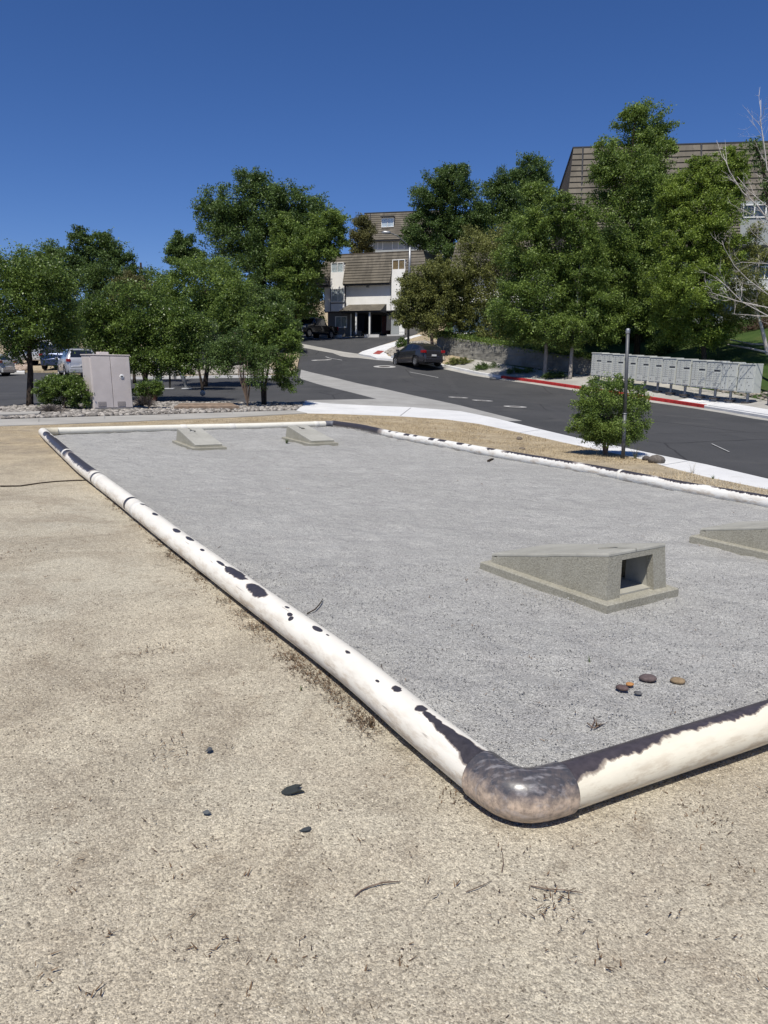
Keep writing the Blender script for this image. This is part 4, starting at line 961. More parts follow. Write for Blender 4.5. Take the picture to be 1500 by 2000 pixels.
m = MB(); u, _ = f2.uv(722, 440); m.tube([f2.T(u, -.65, vb+.3), f2.T(u, .36, vt-.1)], .07, 6); m.build('vent_pipe', MAT['dkgrey'], B2)

# ---- long block on the right behind the trees
f3 = Fr(1100, 640, 52, math.radians(8.5)); B3 = thing('apartment_building', 'long brown shingle roofed block with pale grey walls behind the tall trees on the right', 'building', f3.T(12, 4, 0))
W3 = f3.uv(1680, 450)[0]; vt = f3.uv(1104, 287.5)[1]; vb = f3.uv(1400, 488)[1]; b3 = f3.uv(1100, 690)[1]
uw0, uw1 = f3.uv(1437, 430)[0], f3.uv(1570, 430)[0]; vw = f3.uv(1460, 398)[1]; tw = (vw-vb)/(vt-vb)
m = MB(); f3.box(m, .3, W3, b3, vw-.02, 0.0, 14); m.build('wall', MAT['palegrey'], B3)
u1b = uw0-.02; wB, wT = -1.5, .35; wM = wB+(wT-wB)*tw
mansard(f3, B3, -.45, u1b, vb, wB, -.45+.45*tw, u1b, vw, wM, 15, MAT['shingle'], lip=.08)
mansard(f3, B3, uw1, W3, vb, wB, uw1, W3, vw, wM, 15, MAT['shingle'], lip=.08)
mansard(f3, B3, -.45+.45*tw, W3, vw+.003, wM, .05, W3, vt, wT, 10, MAT['shingle'], lip=.08)
m = MB(); m.add([f3.T(-.45, wB, vb), f3.T(.05, wT, vt), f3.T(.05, 13, vt), f3.T(-.45, 14, vb)], [(0,1,2,3)]); m.build('roof_side', MAT['shingle_d'], B3)
m = MB(); f3.box(m, .06, W3, vw-.02, vt+.02, wT+.03, 13); f3.box(m, .0, W3, vt+.02, vt+.10, wT-.03, 13); m.build('roof_top', MAT['dkgrey'], B3)
m = MB(); f3.box(m, -.4, u1b, vb-.2, vb-.005, wB+.03, .1); f3.box(m, uw1, W3, vb-.2, vb-.005, wB+.03, .1); f3.box(m, uw0+.003, uw1-.003, vb+.02, vb+.14, wM-.25, -.003); m.build('soffit', MAT['dkgrey'], B3)
m = MB(); f3.box(m, uw0+.003, uw1-.003, vb+.14, vw-.01, wM-.2, -.004); m.build('bay_panel', MAT['palegrey'], B3)
for ua in (u1b-.05, uw1-.0): MB().add([f3.T(ua, wB, vb), f3.T(ua+.05, wB, vb), f3.T(ua+.05, wM+.1, vw), f3.T(ua, wM+.1, vw), f3.T(ua+.05, 0, vb), f3.T(ua+.05, 0, vw), f3.T(ua, 0, vb), f3.T(ua, 0, vw)], [(0,1,2,3), (1,4,5,2), (0,3,7,6)]).build('bay_cheek', MAT['dkgrey'], B3)
window(f3, B3, f3.r(1441, 405, 1487, 431), wM-.23, rec=.02, dark=True); window(f3, B3, f3.r(1500, 405, 1546, 431), wM-.23, rec=.02, dark=True)
for x0, y0, x1, y1 in ((1425,520,1462,545), (1475,520,1512,545), (1405,575,1450,612), (1340,520,1380,545), (1185,520,1225,545), (1120,520,1160,545), (1250,575,1290,610)): window(f3, B3, f3.r(x0, y0, x1, y1), -.02, rec=.01, dark=True)
m = MB(); _, v0 = f3.uv(1440, 566); f3.box(m, .3, W3, v0-.12, v0+.1, -.9, -.004); m.build('balcony_slab', MAT['trim'], B3)
for x in (1137, 1368): u, _ = f3.uv(x, 330); m = MB(); m.tube([f3.T(u, wB+.2, vb+.5) if x < 1200 else f3.T(u, wB+.9, vw), f3.T(u, wT-.06, vt)], .06, 6); m.build('vent_pipe', MAT['dkgrey'], B3)
window(f3, B3, f3.r(1188, 337, 1210, 352), f3.uv(0, 0)[0]*0-.35, rec=.3)

# ---- white block glimpsed behind the street trees
f4 = Fr(884, 665, 64, math.radians(16)); B4 = thing('apartment_building', 'white walled block glimpsed between the street trees above the retaining wall', 'building', f4.T(5, 4, 0))
W4 = f4.uv(1085, 560)[0]; vt = f4.uv(950, 470)[1]; vb = f4.uv(950, 540)[1]; b4 = f4.uv(884, 690)[1]
m = MB(); f4.box(m, 0, W4, b4, vb+(vt-vb)*.4, 0, 10); m.build('wall', MAT['white'], B4)
mansard(f4, B4, -.4, W4+.4, vb, -.6, 0, W4, vt, .4, 10, MAT['shingle']); m = MB(); f4.box(m, 0, W4, vb+(vt-vb)*.4, vt, .42, 10); m.build('roof_top', MAT['dkgrey'], B4)
m = MB(); _, v0 = f4.uv(950, 592); f4.box(m, 0, W4, v0-.1, v0+.12, -1.3, -.003); m.build('balcony_slab', MAT['trim'], B4)
for x0, y0, x1, y1 in ((889,607,910,630), (925,607,950,632), (965,560,985,580), (900,558,925,580), (1010,607,1035,632)): window(f4, B4, f4.r(x0, y0, x1, y1), -.01, rec=.0, dark=(x0 > 900))

# ================================================================== STREET LIGHT, POLES, CABINET, WALLS
b = G(797, 686); sl = thing('street_light', 'tall dark street light with a curved arm in front of the white building', 'street light', tuple(b)); dd = b[1]
k = dd/F; hp = (686-497)*k
MB().lathe([(.10,0),(.10,.25),(.085,.3),(.07,hp*.5),(.055,hp)], tuple(b), 10).build('pole', MAT['darkmetal'], sl, smooth=True)
MB().lathe([(.055,hp*.72),(.085,hp*.73),(.085,hp),(.02,hp+.02)], tuple(b+[.005,-.01,0]), 10).build('pole_sleeve', MAT['metal'], sl, smooth=True)
arm = [b+[0, 0, hp-.1], b+[-.35, 0, hp+.35], b+[-.9, 0, hp+.78], b+[-1.4, 0, hp+.95]]; MB().tube(arm, .04, 8).build('arm', MAT['post'], sl, smooth=True)
MB().tube([b+[-1.35, 0, hp+.95], b+[-1.5, 0, hp+.97], b+[-1.85, 0, hp+.98], b+[-2.0, 0, hp+.96]], [.05,.12,.12,.04], 10).build('lamp_head', MAT['metal'], sl, smooth=True)
# empty sign post
b = G(1217, 896); k = np.linalg.norm(b-CAM)/F; hp = 2.17; top = atd(1226.5, 645, b[1]); sp = thing('sign_post', 'bare grey metal post without a sign beside the round bush', 'post', tuple(b))
MB().tube([b+[0,0,-.1], b+(top-b)*.36], .0315, 14).build('sleeve', MAT['metalpost'] if 'metalpost' in MAT else MAT['post'], sp, smooth=True)
MB().tube([b+(top-b)*.34, top], .0275, 14).build('pole', MAT['post'], sp, smooth=True)
MB().tube([b+(top-b)*.355, b+(top-b)*.362], .036, 14).build('clamp', MAT['metal'], sp, smooth=True)
MB().tube([top-[0,0,.055], top-[0,0,.05], top+[0,0,.015], top+[0,0,.03]], [.031,.034,.034,.02], 14).build('cap', MAT['metal'], sp, smooth=True)
# A-frame of posts beside the drive
def simple_post(pb, tx, ty, r, mat, label, plate=True):
    b = G(pb[0], pb[1], -.12); t = atd(tx, ty, b[1]); o = thing('metal_post', label, 'post', tuple(b), group='posts standing on the drive')
    MB().tube([b, t], r, 10).build('pole', MAT[mat], o, smooth=True)
    MB().box(b[0]-.22, b[0]+.22, b[1]-.2, b[1]+.2, b[2]-.02, b[2]+.025).build('footing', MAT['whitekerb'], o)
simple_post((366,759), 344, 707, .085, 'metal', 'leaning galvanised post on the drive'); simple_post((332,759), 331, 690, .045, 'darkmetal', 'thin upright black post on the drive')
simple_post((313,745), 313, 690, .10, 'metal', 'galvanised upright post by the block wall, left of the thin black one', False); simple_post((306,744), 305, 690, .07, 'metal', 'slimmer galvanised post at the left end of the row of posts', False)
# utility cabinet
A_ = G(184, 803); Bq = G(255, 797); Cq = G(169, 795)
vd = ray(210, 800)[:2]; vd = vd/np.linalg.norm(vd); ph_ = math.radians(19); ex = math.cos(ph_)*np.array([vd[1], -vd[0]])+math.sin(ph_)*vd; ey = np.array([-ex[1], ex[0]]); Dp = .68; Lw = 71*A_[1]/F/math.cos(ph_)/.97
zc = h1(*A_[:2])-.03; hc = (797-690)*A_[1]/F+.02
cab = thing('utility_cabinet', 'weathered beige metal utility cabinet with two doors among the river rocks', 'utility cabinet', (A_[0], A_[1], zc))
ck = np.linalg.norm((atd(184,700,A_[1]))[:2]-A_[:2])
def TC(x, y, z): q = A_[:2]+ex*x+ey*y; return (q[0]-.03*z, q[1], zc+z)
MB().box(-.04, Lw+.03, -.05, Dp+.05, -.15, .09, TC).build('plinth', MAT['oldcon'], cab)
MB().box(0, Lw, 0, Dp, .091, hc, TC).build('body', MAT['cab'], cab, bevel=.012)
MB().box(-.02, Lw+.02, -.03, Dp+.02, hc+.001, hc+.03, TC).build('lid', MAT['cab'], cab, bevel=.008)
MB().box(.35, .62, .25, .5, hc+.032, hc+.10, TC).build('roof_box', MAT['cab'], cab, bevel=.01)
dm = Lw*.50
for a, b_ in ((.02, dm-.008), (dm+.008, Lw-.02)):
    d_ = MB().box(a, b_, -.025, -.002, .12, hc-.03, TC).build('door', MAT['cab'], cab, bevel=.006)
    MB().box(a+.10, a+.32, -.030, -.026, .15, .28, TC).build('vent', MAT['vent'], d_)
    m = MB(); [m.box(a+.11, a+.31, -.036, -.0305, .16+i*.02, .168+i*.02, TC) for i in range(6)]; m.build('louvre', MAT['cab'], d_)
hx_, hz_ = Lw*.76, hc*.63
m = MB(); n = 20
m.add([TC(hx_+.062*math.cos(2*math.pi*i/n), -.027, hz_+.062*math.sin(2*math.pi*i/n)) for i in range(n)]+[TC(hx_+.055*math.cos(2*math.pi*i/n), -.040, hz_+.055*math.sin(2*math.pi*i/n)) for i in range(n)], [tuple(range(n, 2*n))]+[(i, (i+1) % n, n+(i+1) % n, n+i) for i in range(n)])
m.build('lock_plate', MAT['trim'], cab); MB().box(hx_-.04, hx_+.03, -.056, -.041, hz_-.012, hz_+.018, TC).build('handle', MAT['lock'], cab)
# block wall beyond the drive
def wall_line(pxs, base_off, hgt, th, mat, name, label, cat, cap=None, d=None):
    P = [GZ(*p) for p in pxs]; g = P[0].copy(); o = thing(name, label, cat, tuple(g)); m = MB(); c = MB(); n = len(P)
    for i in range(n-1):
        a, b = P[i], P[i+1]; t = (b-a)[:2]/np.linalg.norm((b-a)[:2]); nn = np.array([-t[1], t[0], 0])*th; h0, h1_ = (hgt[i], hgt[i+1]) if isinstance(hgt, list) else (hgt, hgt)
        V = [a-[0,0,.4], b-[0,0,.4], b+nn-[0,0,.4], a+nn-[0,0,.4], a+[0,0,h0], b+[0,0,h1_], b+nn+[0,0,h1_], a+nn+[0,0,h0]]
        m.add(V, [(3,2,1,0), (4,5,6,7), (0,1,5,4), (1,2,6,5), (2,3,7,6), (3,0,4,7)])
        if cap:
            e = nn*.12; V = [a-e+[0,0,h0+.002], b-e+[0,0,h1_+.002], b+nn+e+[0,0,h1_+.002], a+nn+e+[0,0,h0+.002], a-e+[0,0,h0+cap], b-e+[0,0,h1_+cap], b+nn+e+[0,0,h1_+cap], a+nn+e+[0,0,h0+cap]]
            c.add(V, [(3,2,1,0), (4,5,6,7), (0,1,5,4), (1,2,6,5), (2,3,7,6), (3,0,4,7)])
    m.build('wall', mat, o)
    if cap: c.build('coping', mat, o)
    return o
wall_line([tuple(G(340,736)[:2]), tuple(G(318,735)[:2]), tuple(G(250,736)[:2]), tuple(G(200,736)[:2])], 0, 1.15, -.2, MAT['block'], 'block_wall', 'light concrete block wall with dark joints seen behind the multi trunk tree', 'wall', cap=.06)
# retaining wall: rough concrete, its top following the slope
rw_b = [(846,690),(861,699.5),(895,706),(940,714),(1000,722),(1060,729.5),(1100,735),(1160,742),(1230,750)]; rw_t = [653,655.5,662,669,677,687,694,701,712]
rp = [G(x, y, .0) for x, y in rw_b]; rp = [q+np.array([.25, 1.1, 0])*(1 if i else 1) for i, q in enumerate(rp)]
hh = [max(.9, atd(x, ty, q[1])[2]-h1(*q[:2])) for (x, _), ty, q in zip(rw_b, rw_t, rp)]
m = MB(); NN = 90; g = GZ(*rp[0][:2]); xs = np.linspace(0, len(rp)-1, NN); rpa = np.array(rp)
RW = thing('retaining_wall', 'rough grey concrete retaining wall stepping along the far pavement under the street trees', 'retaining wall', tuple(g))
V = []; rows_ = 14
for i, q in enumerate(xs):
    a = np.array([np.interp(q, range(len(rp)), rpa[:, k]) for k in range(2)]); zb = h1(*a)-.3; zt = h1(*a)+np.interp(q, range(len(rp)), hh)
    for r_ in range(rows_+1):
        f = r_/rows_; off = .10*mnoise.noise((q*3.1, f*2.5, 1))+.07*mnoise.noise((q*9, f*7, 4)) if 0 < f < 1 else 0
        V.append((a[0]+.10*f+off*.3, a[1]+.14*f+off, zb+(zt-zb)*f+(.05*mnoise.noise((q*4, 0, 0)) if f == 1 else 0)))
    V.append((a[0]+.35, a[1]+.55, zt)); V.append((a[0]+.35, a[1]+.55, zb))
c_ = rows_+3; Fc = [(i*c_+k, (i+1)*c_+k, (i+1)*c_+k+1, i*c_+k+1) for i in range(NN-1) for k in range(c_-1)]
m.add(V, Fc); m.build('wall', MAT['stone'], RW)
# low pale garden wall line on the lawn
def edge_px(pts_, r, mat, name, label, cat, lift=.02):
    P = [G(x, y)+[0,0,lift] for x, y in pts_]; g = P[0].copy(); o = MB().tube([p-g for p in P], r, 8).build(name, mat, smooth=True); o.location = g; tag(o, label, cat); return o
# manholes
for i, (x, y, rr, lb) in enumerate([(628,703.5,.75,'round utility cover in the road, farthest left by the building drive'),(751,716.5,.72,'round utility cover in the road just left of the parked hatchback'),
        (895,777,.42,'round utility cover, the left one of the near pair in the road'),(942,783,.42,'round utility cover, the middle one in the road'),(1006,795,.42,'round utility cover in the road, nearest the white pavement')]):
    p = G(x, y, -.12); o = thing('manhole', lb, 'manhole cover', tuple(p), group='round covers set in the road')
    def sheet(r0, r1, dz, mat, nm):
        m = MB(); n = 28; V = []
        for k in range(n):
            a = 2*math.pi*k/n
            for rad in (r0, r1): X, Y = p[0]+rad*math.cos(a), p[1]+rad*math.sin(a); V.append((X, Y, h1(X, Y)-.12+dz))
        if r0 > 0: m.add(V, [(2*k, 2*k+1, (2*k+3) % (2*n), (2*k+2) % (2*n)) for k in range(n)])
        else: m.add(V[1::2], [tuple(range(n))])
        m.build(nm, mat, o)
    sheet(rr*.52, rr, .016, MAT['collar'], 'collar'); sheet(0, rr*.50, .012, MAT['iron'], 'cover')
# painted marks
def mark(pxs, wd, off=-.12+.012, mat='paint'):
    P = [np.array(G(x, y, -.12)[:2]) for x, y in pxs]; m = MB()
    for a, b in zip(P, P[1:]):
        t = (b-a)/np.linalg.norm(b-a); nn = np.array([-t[1], t[0]])*wd/2; k = max(1, int(np.linalg.norm(b-a)/1.0))
        for i in range(k):
            c, d = a+(b-a)*i/k, a+(b-a)*(i+1)/k; m.add([(*(q), h1(*q)+off+.006) for q in (c-nn, d-nn, d+nn, c+nn)], [(0,1,2,3)])
    return m
m = mark([(800,727),(826,732),(856,738)], .10); o = m.build('road_marking', MAT['paint']); o['kind'] = 'structure'
m = mark([(636,697),(668,704)], .10); o = m.build('road_marking', MAT['paint']); o['kind'] = 'structure'
m = mark([(1390,868),(1424,884)], .03); o = m.build('road_marking', MAT['paint']); o['kind'] = 'structure'
for a in ([(612,662.5),(652,656)], [(653,661.5),(700,654.5)], [(668,661),(712,654.8)], [(720,657.5),(742,654.5)], [(628,661.5),(640,660.8)], [(690,659),(700,658.3)], [(742,656.2),(752,655.2)]):
    o = mark(a, .13).build('parking_line', MAT['trim']); o['kind'] = 'structure'
# timber deck pieces in the rock bed
pts_ = [G(340,801.5),G(468,800.5),G(452,794.5),G(352,795.5)]; g = pts_[0].copy(); tm = thing('timber_edging', 'weathered brown planks lying in the river rocks between the bushes', 'timber planks', tuple(g)); 
for i in range(3):
    a = pts_[0]+(pts_[3]-pts_[0])*(i/3+.01); b = pts_[1]+(pts_[2]-pts_[1])*(i/3+.01); a2 = pts_[0]+(pts_[3]-pts_[0])*((i+1)/3-.03); b2_ = pts_[1]+(pts_[2]-pts_[1])*((i+1)/3-.03)
    V = [q+[0,0,.02] for q in (a, b, b2_, a2)]+[q+[0,0,.11+.015*(i == 2)] for q in (a, b, b2_, a2)]; MB().add(V, [(3,2,1,0), (4,5,6,7), (0,1,5,4), (1,2,6,5), (2,3,7,6), (3,0,4,7)]).build('plank', MAT['timber'], tm)
# flat grey kerb slab at far left edge of the bed
pts_ = [G(-40,817),G(76,813),G(80,808.5),G(-40,811)]; g = pts_[0].copy(); o = MB().add([q-g+[0,0,0.0] for q in pts_]+[q-g+[0,0,.07] for q in pts_], [(3,2,1,0), (4,5,6,7), (0,1,5,4), (1,2,6,5), (2,3,7,6), (3,0,4,7)]).build('stone_slab', MAT['oldcon']); o.location = g; tag(o, 'long flat grey concrete slab in the rocks at the left edge of the photo', 'slab')

# ================================================================== CLUSTER MAILBOXES
feet = [(1168,750.5),(1188,753),(1210,755.5),(1234,758.5),(1259,761.5),(1284,764.8),(1310,768),(1338,771.5),(1368,775.3),(1397.5,778.5),(1428,782.5),(1461.7,787)]
MP = []
d0, d1 = 39.0, 31.0
for i, (x, y) in enumerate(feet):
    # even spacing on the row line between the two measured ends
    A0 = atd(1168, 750.5, d0); A1 = atd(1461.7, 787, d1); r_ = ray(x, 760); 
    dxy = (A1-A0)[:2]; M_ = np.array([[r_[0], -dxy[0]], [r_[1], -dxy[1]]]); s_ = np.linalg.solve(M_, A0[:2]); MP.append((r_[0]*s_[0], r_[1]*s_[0]))
rowd = np.array(MP[-1])-np.array(MP[0]); spc = np.linalg.norm(rowd)/11; rowd /= np.linalg.norm(rowd)
mrz = math.atan2(rowd[1], rowd[0]); MWd = spc*.965; MH = 1.17; MD = .46
def mail_proto(kind, label):
    t = thing('cluster_mailbox', label, 'mailbox unit', (0, 0, 0), 0, 'cluster mailbox units along the pavement')
    z0 = .40; wv = MWd/2
    MB().lathe([(.13,-.1),(.13,.02),(.055,.03),(.055,.14),(.06,.15),(.06,z0)], (0,0,0), 14).build('pedestal', MAT['lock'] if False else MAT['metal'], t, local=True, smooth=False)
    MB().box(-.17, .17, -.15, .15, -.05, .018).build('base_plate', MAT['iron'], t, local=True)
    MB().box(-wv+.004, wv-.004, -MD/2, MD/2, z0, z0+MH-.05, bev=.01).build('case', MAT['mail'], t, local=True)
    MB().box(-wv+.001, wv-.001, -MD/2-.035, MD/2+.01, z0+MH-.048, z0+MH, bev=.012).build('lid', MAT['mail'], t, local=True)
    y = -MD/2-.018; yb = -MD/2-.002
    if kind == 'letters':
        n = 7; zt = z0+MH-.10; ch = .082; cw = MWd/2-.07
        for cx0 in (-wv+.05, .02):
            for i in range(n+1 if cx0 < 0 else n+2):
                zz = zt-i*(ch+.012); slot = (cx0 > 0 and i == 3)
                m = MB()
                if slot: m.box(cx0, cx0+cw, yb-.002, yb, zz-ch*.75, zz-.01); o = m.build('outgoing_slot', MAT['maildark'], t, local=True)
                else: m.box(cx0, cx0+cw, y, yb, zz-ch, zz, bev=.006); o = m.build('door', MAT['mail'], t, local=True); MB().lathe([(.010,0),(.010,.012)], (0,0,0), 8, T=lambda X, Y, Z, cx0=cx0, zz=zz: (cx0+cw*.5+X, y-Z, zz-ch*.45+Y)).build('lock', MAT['lock'], o, local=True)
        m = MB().box(-wv+.05, -.03, y, yb, z0+.05, zt-(n+1)*(ch+.012)-.012, bev=.006); o = m.build('parcel_door', MAT['mail'], t, local=True)
        m = MB().box(.02, wv-.05, y, yb, z0+.05, zt-(n+2)*(ch+.012)-.012, bev=.006); o2 = m.build('parcel_door', MAT['mail'], t, local=True)
        for q, oo in ((-wv*.62, o), (.10, o2), (.17, o2)): MB().lathe([(.016,0),(.016,.016)], (0,0,0), 8, T=lambda X, Y, Z, q=q: (q+X, y-Z, z0+.17+Y)).build('lock', MAT['lock'], oo, local=True)
    else:
        for cx0, cx1 in ((-wv+.05, -.012), (.012, wv-.05)):
            for za, zb_ in ((z0+.05, z0+MH*.47), (z0+MH*.50, z0+MH-.10)):
                o = MB().box(cx0, cx1, y, yb, za, zb_, bev=.006).build('parcel_door', MAT['mail'], t, local=True)
                for qx, qz in ((.25, .75), (.55, .5), (.3, .15)): MB().lathe([(.014,0),(.014,.014)], (0,0,0), 8, T=lambda X, Y, Z: (cx0+(cx1-cx0)*qx+X, y-Z, za+(zb_-za)*qz+Y)).build('lock', MAT['lock'], o, local=True)
    return t
LBM = ['leftmost pale grey mailbox unit, fully in the tree shade','second mailbox unit from the left, shaded with light flecks','third mailbox unit from the left, half shaded by leaves','fourth mailbox unit, just right of the bare signpost',
       'fifth mailbox unit from the left, fully sunlit','sixth mailbox unit from the left, sunlit','seventh mailbox unit with a leaf shadow across its top','eighth mailbox unit with a hanging leaf shadow on its face',
       'ninth mailbox unit from the left, sunlit, fourth from the right end','last mailbox unit with small letter doors, next to the parcel lockers','parcel locker unit with four doors, the inner of the two','parcel locker unit with four doors at the right end of the mailbox row']
pL = mail_proto('letters', LBM[0]); pP = mail_proto('parcels', LBM[10])
for i, (x, y) in enumerate(MP):
    src = pL if i < 10 else pP; o = src if i in (0, 10) else copy_tree(src)
    d_ = np.array([x, y]); want = atd(feet[i][0], feet[i][1], y)[2]
    o.location = (x, y, want+.02); o.rotation_euler = (0, 0, mrz); o['label'] = LBM[i]; o.rotation_euler.y = math.radians(1.2)
# bin just inside the right edge
p = G(1500, 793); o = thing('litter_bin', 'dark blue grey bin cut by the right edge beside the last mailbox', 'bin', tuple(p+[.15,0,0]))
MB().lathe([(.14,0),(.17,.02),(.19,.55),(.2,.56),(.2,.6),(.05,.66)], tuple(p+[.15,0,0]), 14).build('drum', plain('blue_grey_plastic', (.06,.065,.09), .5), o, smooth=False)
MB().tube([p+[-.02,0,.5], p+[-.1,0,.55], p+[-.02,0,.6]], .012, 6).build('handle', MAT['darkmetal'], o)
# ================================================================== VEHICLES
def fi(x, pts): return np.interp(x, [p[0] for p in pts], [p[1] for p in pts])
CARS = {
 'hatch': dict(L=4.36, r=.325, wb=(.86, 3.50), zl=.20, top=[(0,.56),(.03,.88),(.10,.99),(.42,1.20),(.80,1.36),(1.7,1.465),(2.25,1.44),(3.22,1.0),(4.0,.83),(4.28,.66),(4.36,.5)],
   belt=[(0,.88),(.3,1.06),(1.2,1.0),(3.2,.93),(4.36,.6)], w=[(0,.58),(.10,.72),(.35,.83),(.8,.905),(3.5,.90),(4.1,.78),(4.36,.52)], side=[(.55,1.42),(1.52,2.36),(2.44,3.02)], rear=(.10,.52), front=(2.34,3.14)),
 'suv': dict(L=4.6, r=.36, wb=(.88, 3.62), zl=.26, top=[(0,.65),(.03,1.0),(.14,1.12),(.42,1.52),(.6,1.64),(1.6,1.70),(2.5,1.64),(3.35,1.15),(4.25,.98),(4.52,.75),(4.6,.55)],
   belt=[(0,1.0),(.3,1.14),(3.3,1.06),(4.6,.7)], w=[(0,.70),(.12,.86),(.7,.93),(3.7,.92),(4.3,.82),(4.6,.55)], side=[(.55,1.35),(1.46,2.4),(2.5,3.15)], rear=(.14,.50), front=(2.58,3.25)),
 'pickup': dict(L=5.8, r=.41, wb=(1.2, 4.85), zl=.42, top=[(0,1.20),(.04,1.26),(1.85,1.27),(1.9,1.80),(2.1,1.92),(3.3,1.93),(3.65,1.86),(4.25,1.30),(5.45,1.20),(5.72,1.02),(5.8,.75)],
   belt=[(0,1.22),(5.0,1.18),(5.8,.9)], w=[(0,.93),(.1,.97),(5.2,.98),(5.65,.88),(5.8,.72)], side=[(2.02,2.85),(2.95,3.95)], rear=(1.86,2.02), front=(3.62,4.2)),
}
PX_, PY_ = 0, 0
def car(kind, label, paint, pos, heading, plate=True, group='parked vehicles', tail=True, name='parked_car', cat='car'):
    K = CARS[kind]; L = K['L']; t = thing(name, label, cat, pos, math.pi/2-heading, group)   # local +x is the nose
    xs = np.unique(np.r_[np.arange(0, L, .055), L, .012]); nx = len(xs); ring = []
    for x in xs:
        top, belt, w_ = fi(x, K['top']), fi(x, K['belt']), fi(x, K['w']); belt = min(belt, top-.01); zl = K['zl']+(.12 if x < .15 or x > L-.2 else 0)
        gh = min(1, max(0, (top-belt)/.45)); wr = w_*(.95-.25*gh)
        pts_ = [(0, zl), (w_*.9, zl)]+[(w_*(.975+.025*math.sin(f*3.1)), zl+.03+(belt-.10-zl)*f) for f in np.linspace(0, 1, 9)]+[(w_*.965, belt)]
        pts_ += [(w_*.95*(1-f)+wr*f, belt*(1-f)+(top-.045)*f) for f in (.08, .9)]+[(wr*.97, top-.03), (wr*.82, top-.005), (0, top+.012)]
        ring.append(pts_)
    nr = len(ring[0]); V = []
    for x, rg in zip(xs, ring):
        xx = x-L/2
        V += [(xx, y, z) for y, z in rg]+[(xx, -y, z) for y, z in rg[1:-1][::-1]]
    full = 2*nr-2; bodyF, glassF, winF = [], [], []
    for i in range(nx-1):
        xm = (xs[i]+xs[i+1])/2; topm, beltm = fi(xm, K['top']), fi(xm, K['belt'])
        for k in range(full):
            kk = k if k < nr-1 else full-1-k; q = (i*full+k, (i+1)*full+k, (i+1)*full+(k+1) % full, i*full+(k+1) % full)
            zc_ = np.mean([V[j][2] for j in q]); yc = abs(np.mean([V[j][1] for j in q]))
            if 1 <= kk <= 11 and any(math.hypot(xm-wx, zc_-K['r']) < K['r']+.055 for wx in K['wb']): continue
            if kk == 12 and any(a < xm < b for a, b in K['side']) and topm-beltm > .10: glassF.append(q); continue
            if kk >= 15 and (K['rear'][0] < xm < K['rear'][1] or K['front'][0] < xm < K['front'][1]): winF.append(q); continue
            bodyF.append(q)
    bodyF.append(tuple(range(full))[::-1]); bodyF.append(tuple((nx-1)*full+k for k in range(full)))
    MB().add(V, bodyF).build('body', paint, t, local=True, smooth=True)
    MB().add(V, glassF).build('side_windows', MAT['carglass'], t, local=True); MB().add(V, winF).build('windscreen', MAT['carglass'], t, local=True)
    wmax = max(p[1] for p in K['w'])
    MB().box(-L/2+.25, L/2-.25, -wmax+.22, wmax-.22, K['zl']+.02, fi(L*.5, K['belt'])-.1).build('interior', MAT['black'], t, local=True)
    for wx in K['wb']:
        for s in (-1, 1):
            X = wx-L/2; y1_ = s*(wmax-.01); y0_ = s*(wmax-.24); r = K['r']
            Tm = lambda x, y, z: (X+x, y0_+(y1_-y0_)*z, r+y)
            wh = MB().lathe([(r*.62,-.0),(r*.93,.0),(r,.15),(r,.85),(r*.95,1.0),(r*.66,1.0),(r*.64,.9)], (0,0,0), 24, T=Tm).build('wheel', MAT['tyre'], t, local=True, smooth=True)
            m = MB().lathe([(r*.66,.88),(r*.63,.99),(r*.57,.99),(r*.56,.90)], (0,0,0), 20, T=Tm)
            for a in range(5):
                an = a*2*math.pi/5; c_, s_ = math.cos(an), math.sin(an); w2_ = .035
                m.add([Tm(c_*.03-s_*w2_, s_*.03+c_*w2_, .93), Tm(c_*r*.6-s_*w2_*1.3, s_*r*.6+c_*w2_*1.3, .96), Tm(c_*r*.6+s_*w2_*1.3, s_*r*.6-c_*w2_*1.3, .96), Tm(c_*.03+s_*w2_, s_*.03-c_*w2_, .93)], [(0,1,2,3)])
            m.build('rim', MAT['rim'], wh, local=True)
    def lamp(x0, x1, y0, y1, z0, z1, mat, nm):
        for s in (-1, 1): MB().box(x0-L/2, x1-L/2, min(s*y0, s*y1), max(s*y0, s*y1), z0, z1, bev=.015).build(nm, MAT[mat], t, local=True)
    zb = fi(.2, K['belt']); w0 = fi(.06, K['w'])
    if kind == 'pickup': lamp(-.015, .06, w0-.16, w0+.02, .85, 1.2, 'lamp_red', 'tail_lamp')
    else: lamp(-.0, .30, w0-.12, fi(.30, K['w'])+.004, zb-.17, zb-.02, 'lamp_red', 'tail_lamp')
    wf = fi(L-.15, K['w']); lamp(L-.42, L-.04, wf-.30, fi(L-.35, K['w'])+.0, fi(L-.2, K['top'])-.20, fi(L-.2, K['top'])-.05, 'lamp_clear', 'headlight')
    if plate: MB().box(-L/2-.03, -L/2+.02, -.16, .16, K['zl']+.42, K['zl']+.53).build('number_plate', MAT['plate'], t, local=True)
    for s in (-1, 1): MB().box(K['side'][-1][1]-.12-L/2, K['side'][-1][1]+.08-L/2, s*(wmax+.0) if s > 0 else -wmax-.16, wmax+.16 if s > 0 else -wmax, fi(3.0, K['belt'])-.01, fi(3.0, K['belt'])+.13, bev=.02).build('wing_mirror', paint, t, local=True)
    MB().box(-L/2-.05, -L/2+.10, -w0*.98, w0*.98, K['zl']+.06, K['zl']+.28, bev=.03).build('bumper', MAT['chrome'] if kind == 'pickup' else paint, t, local=True)
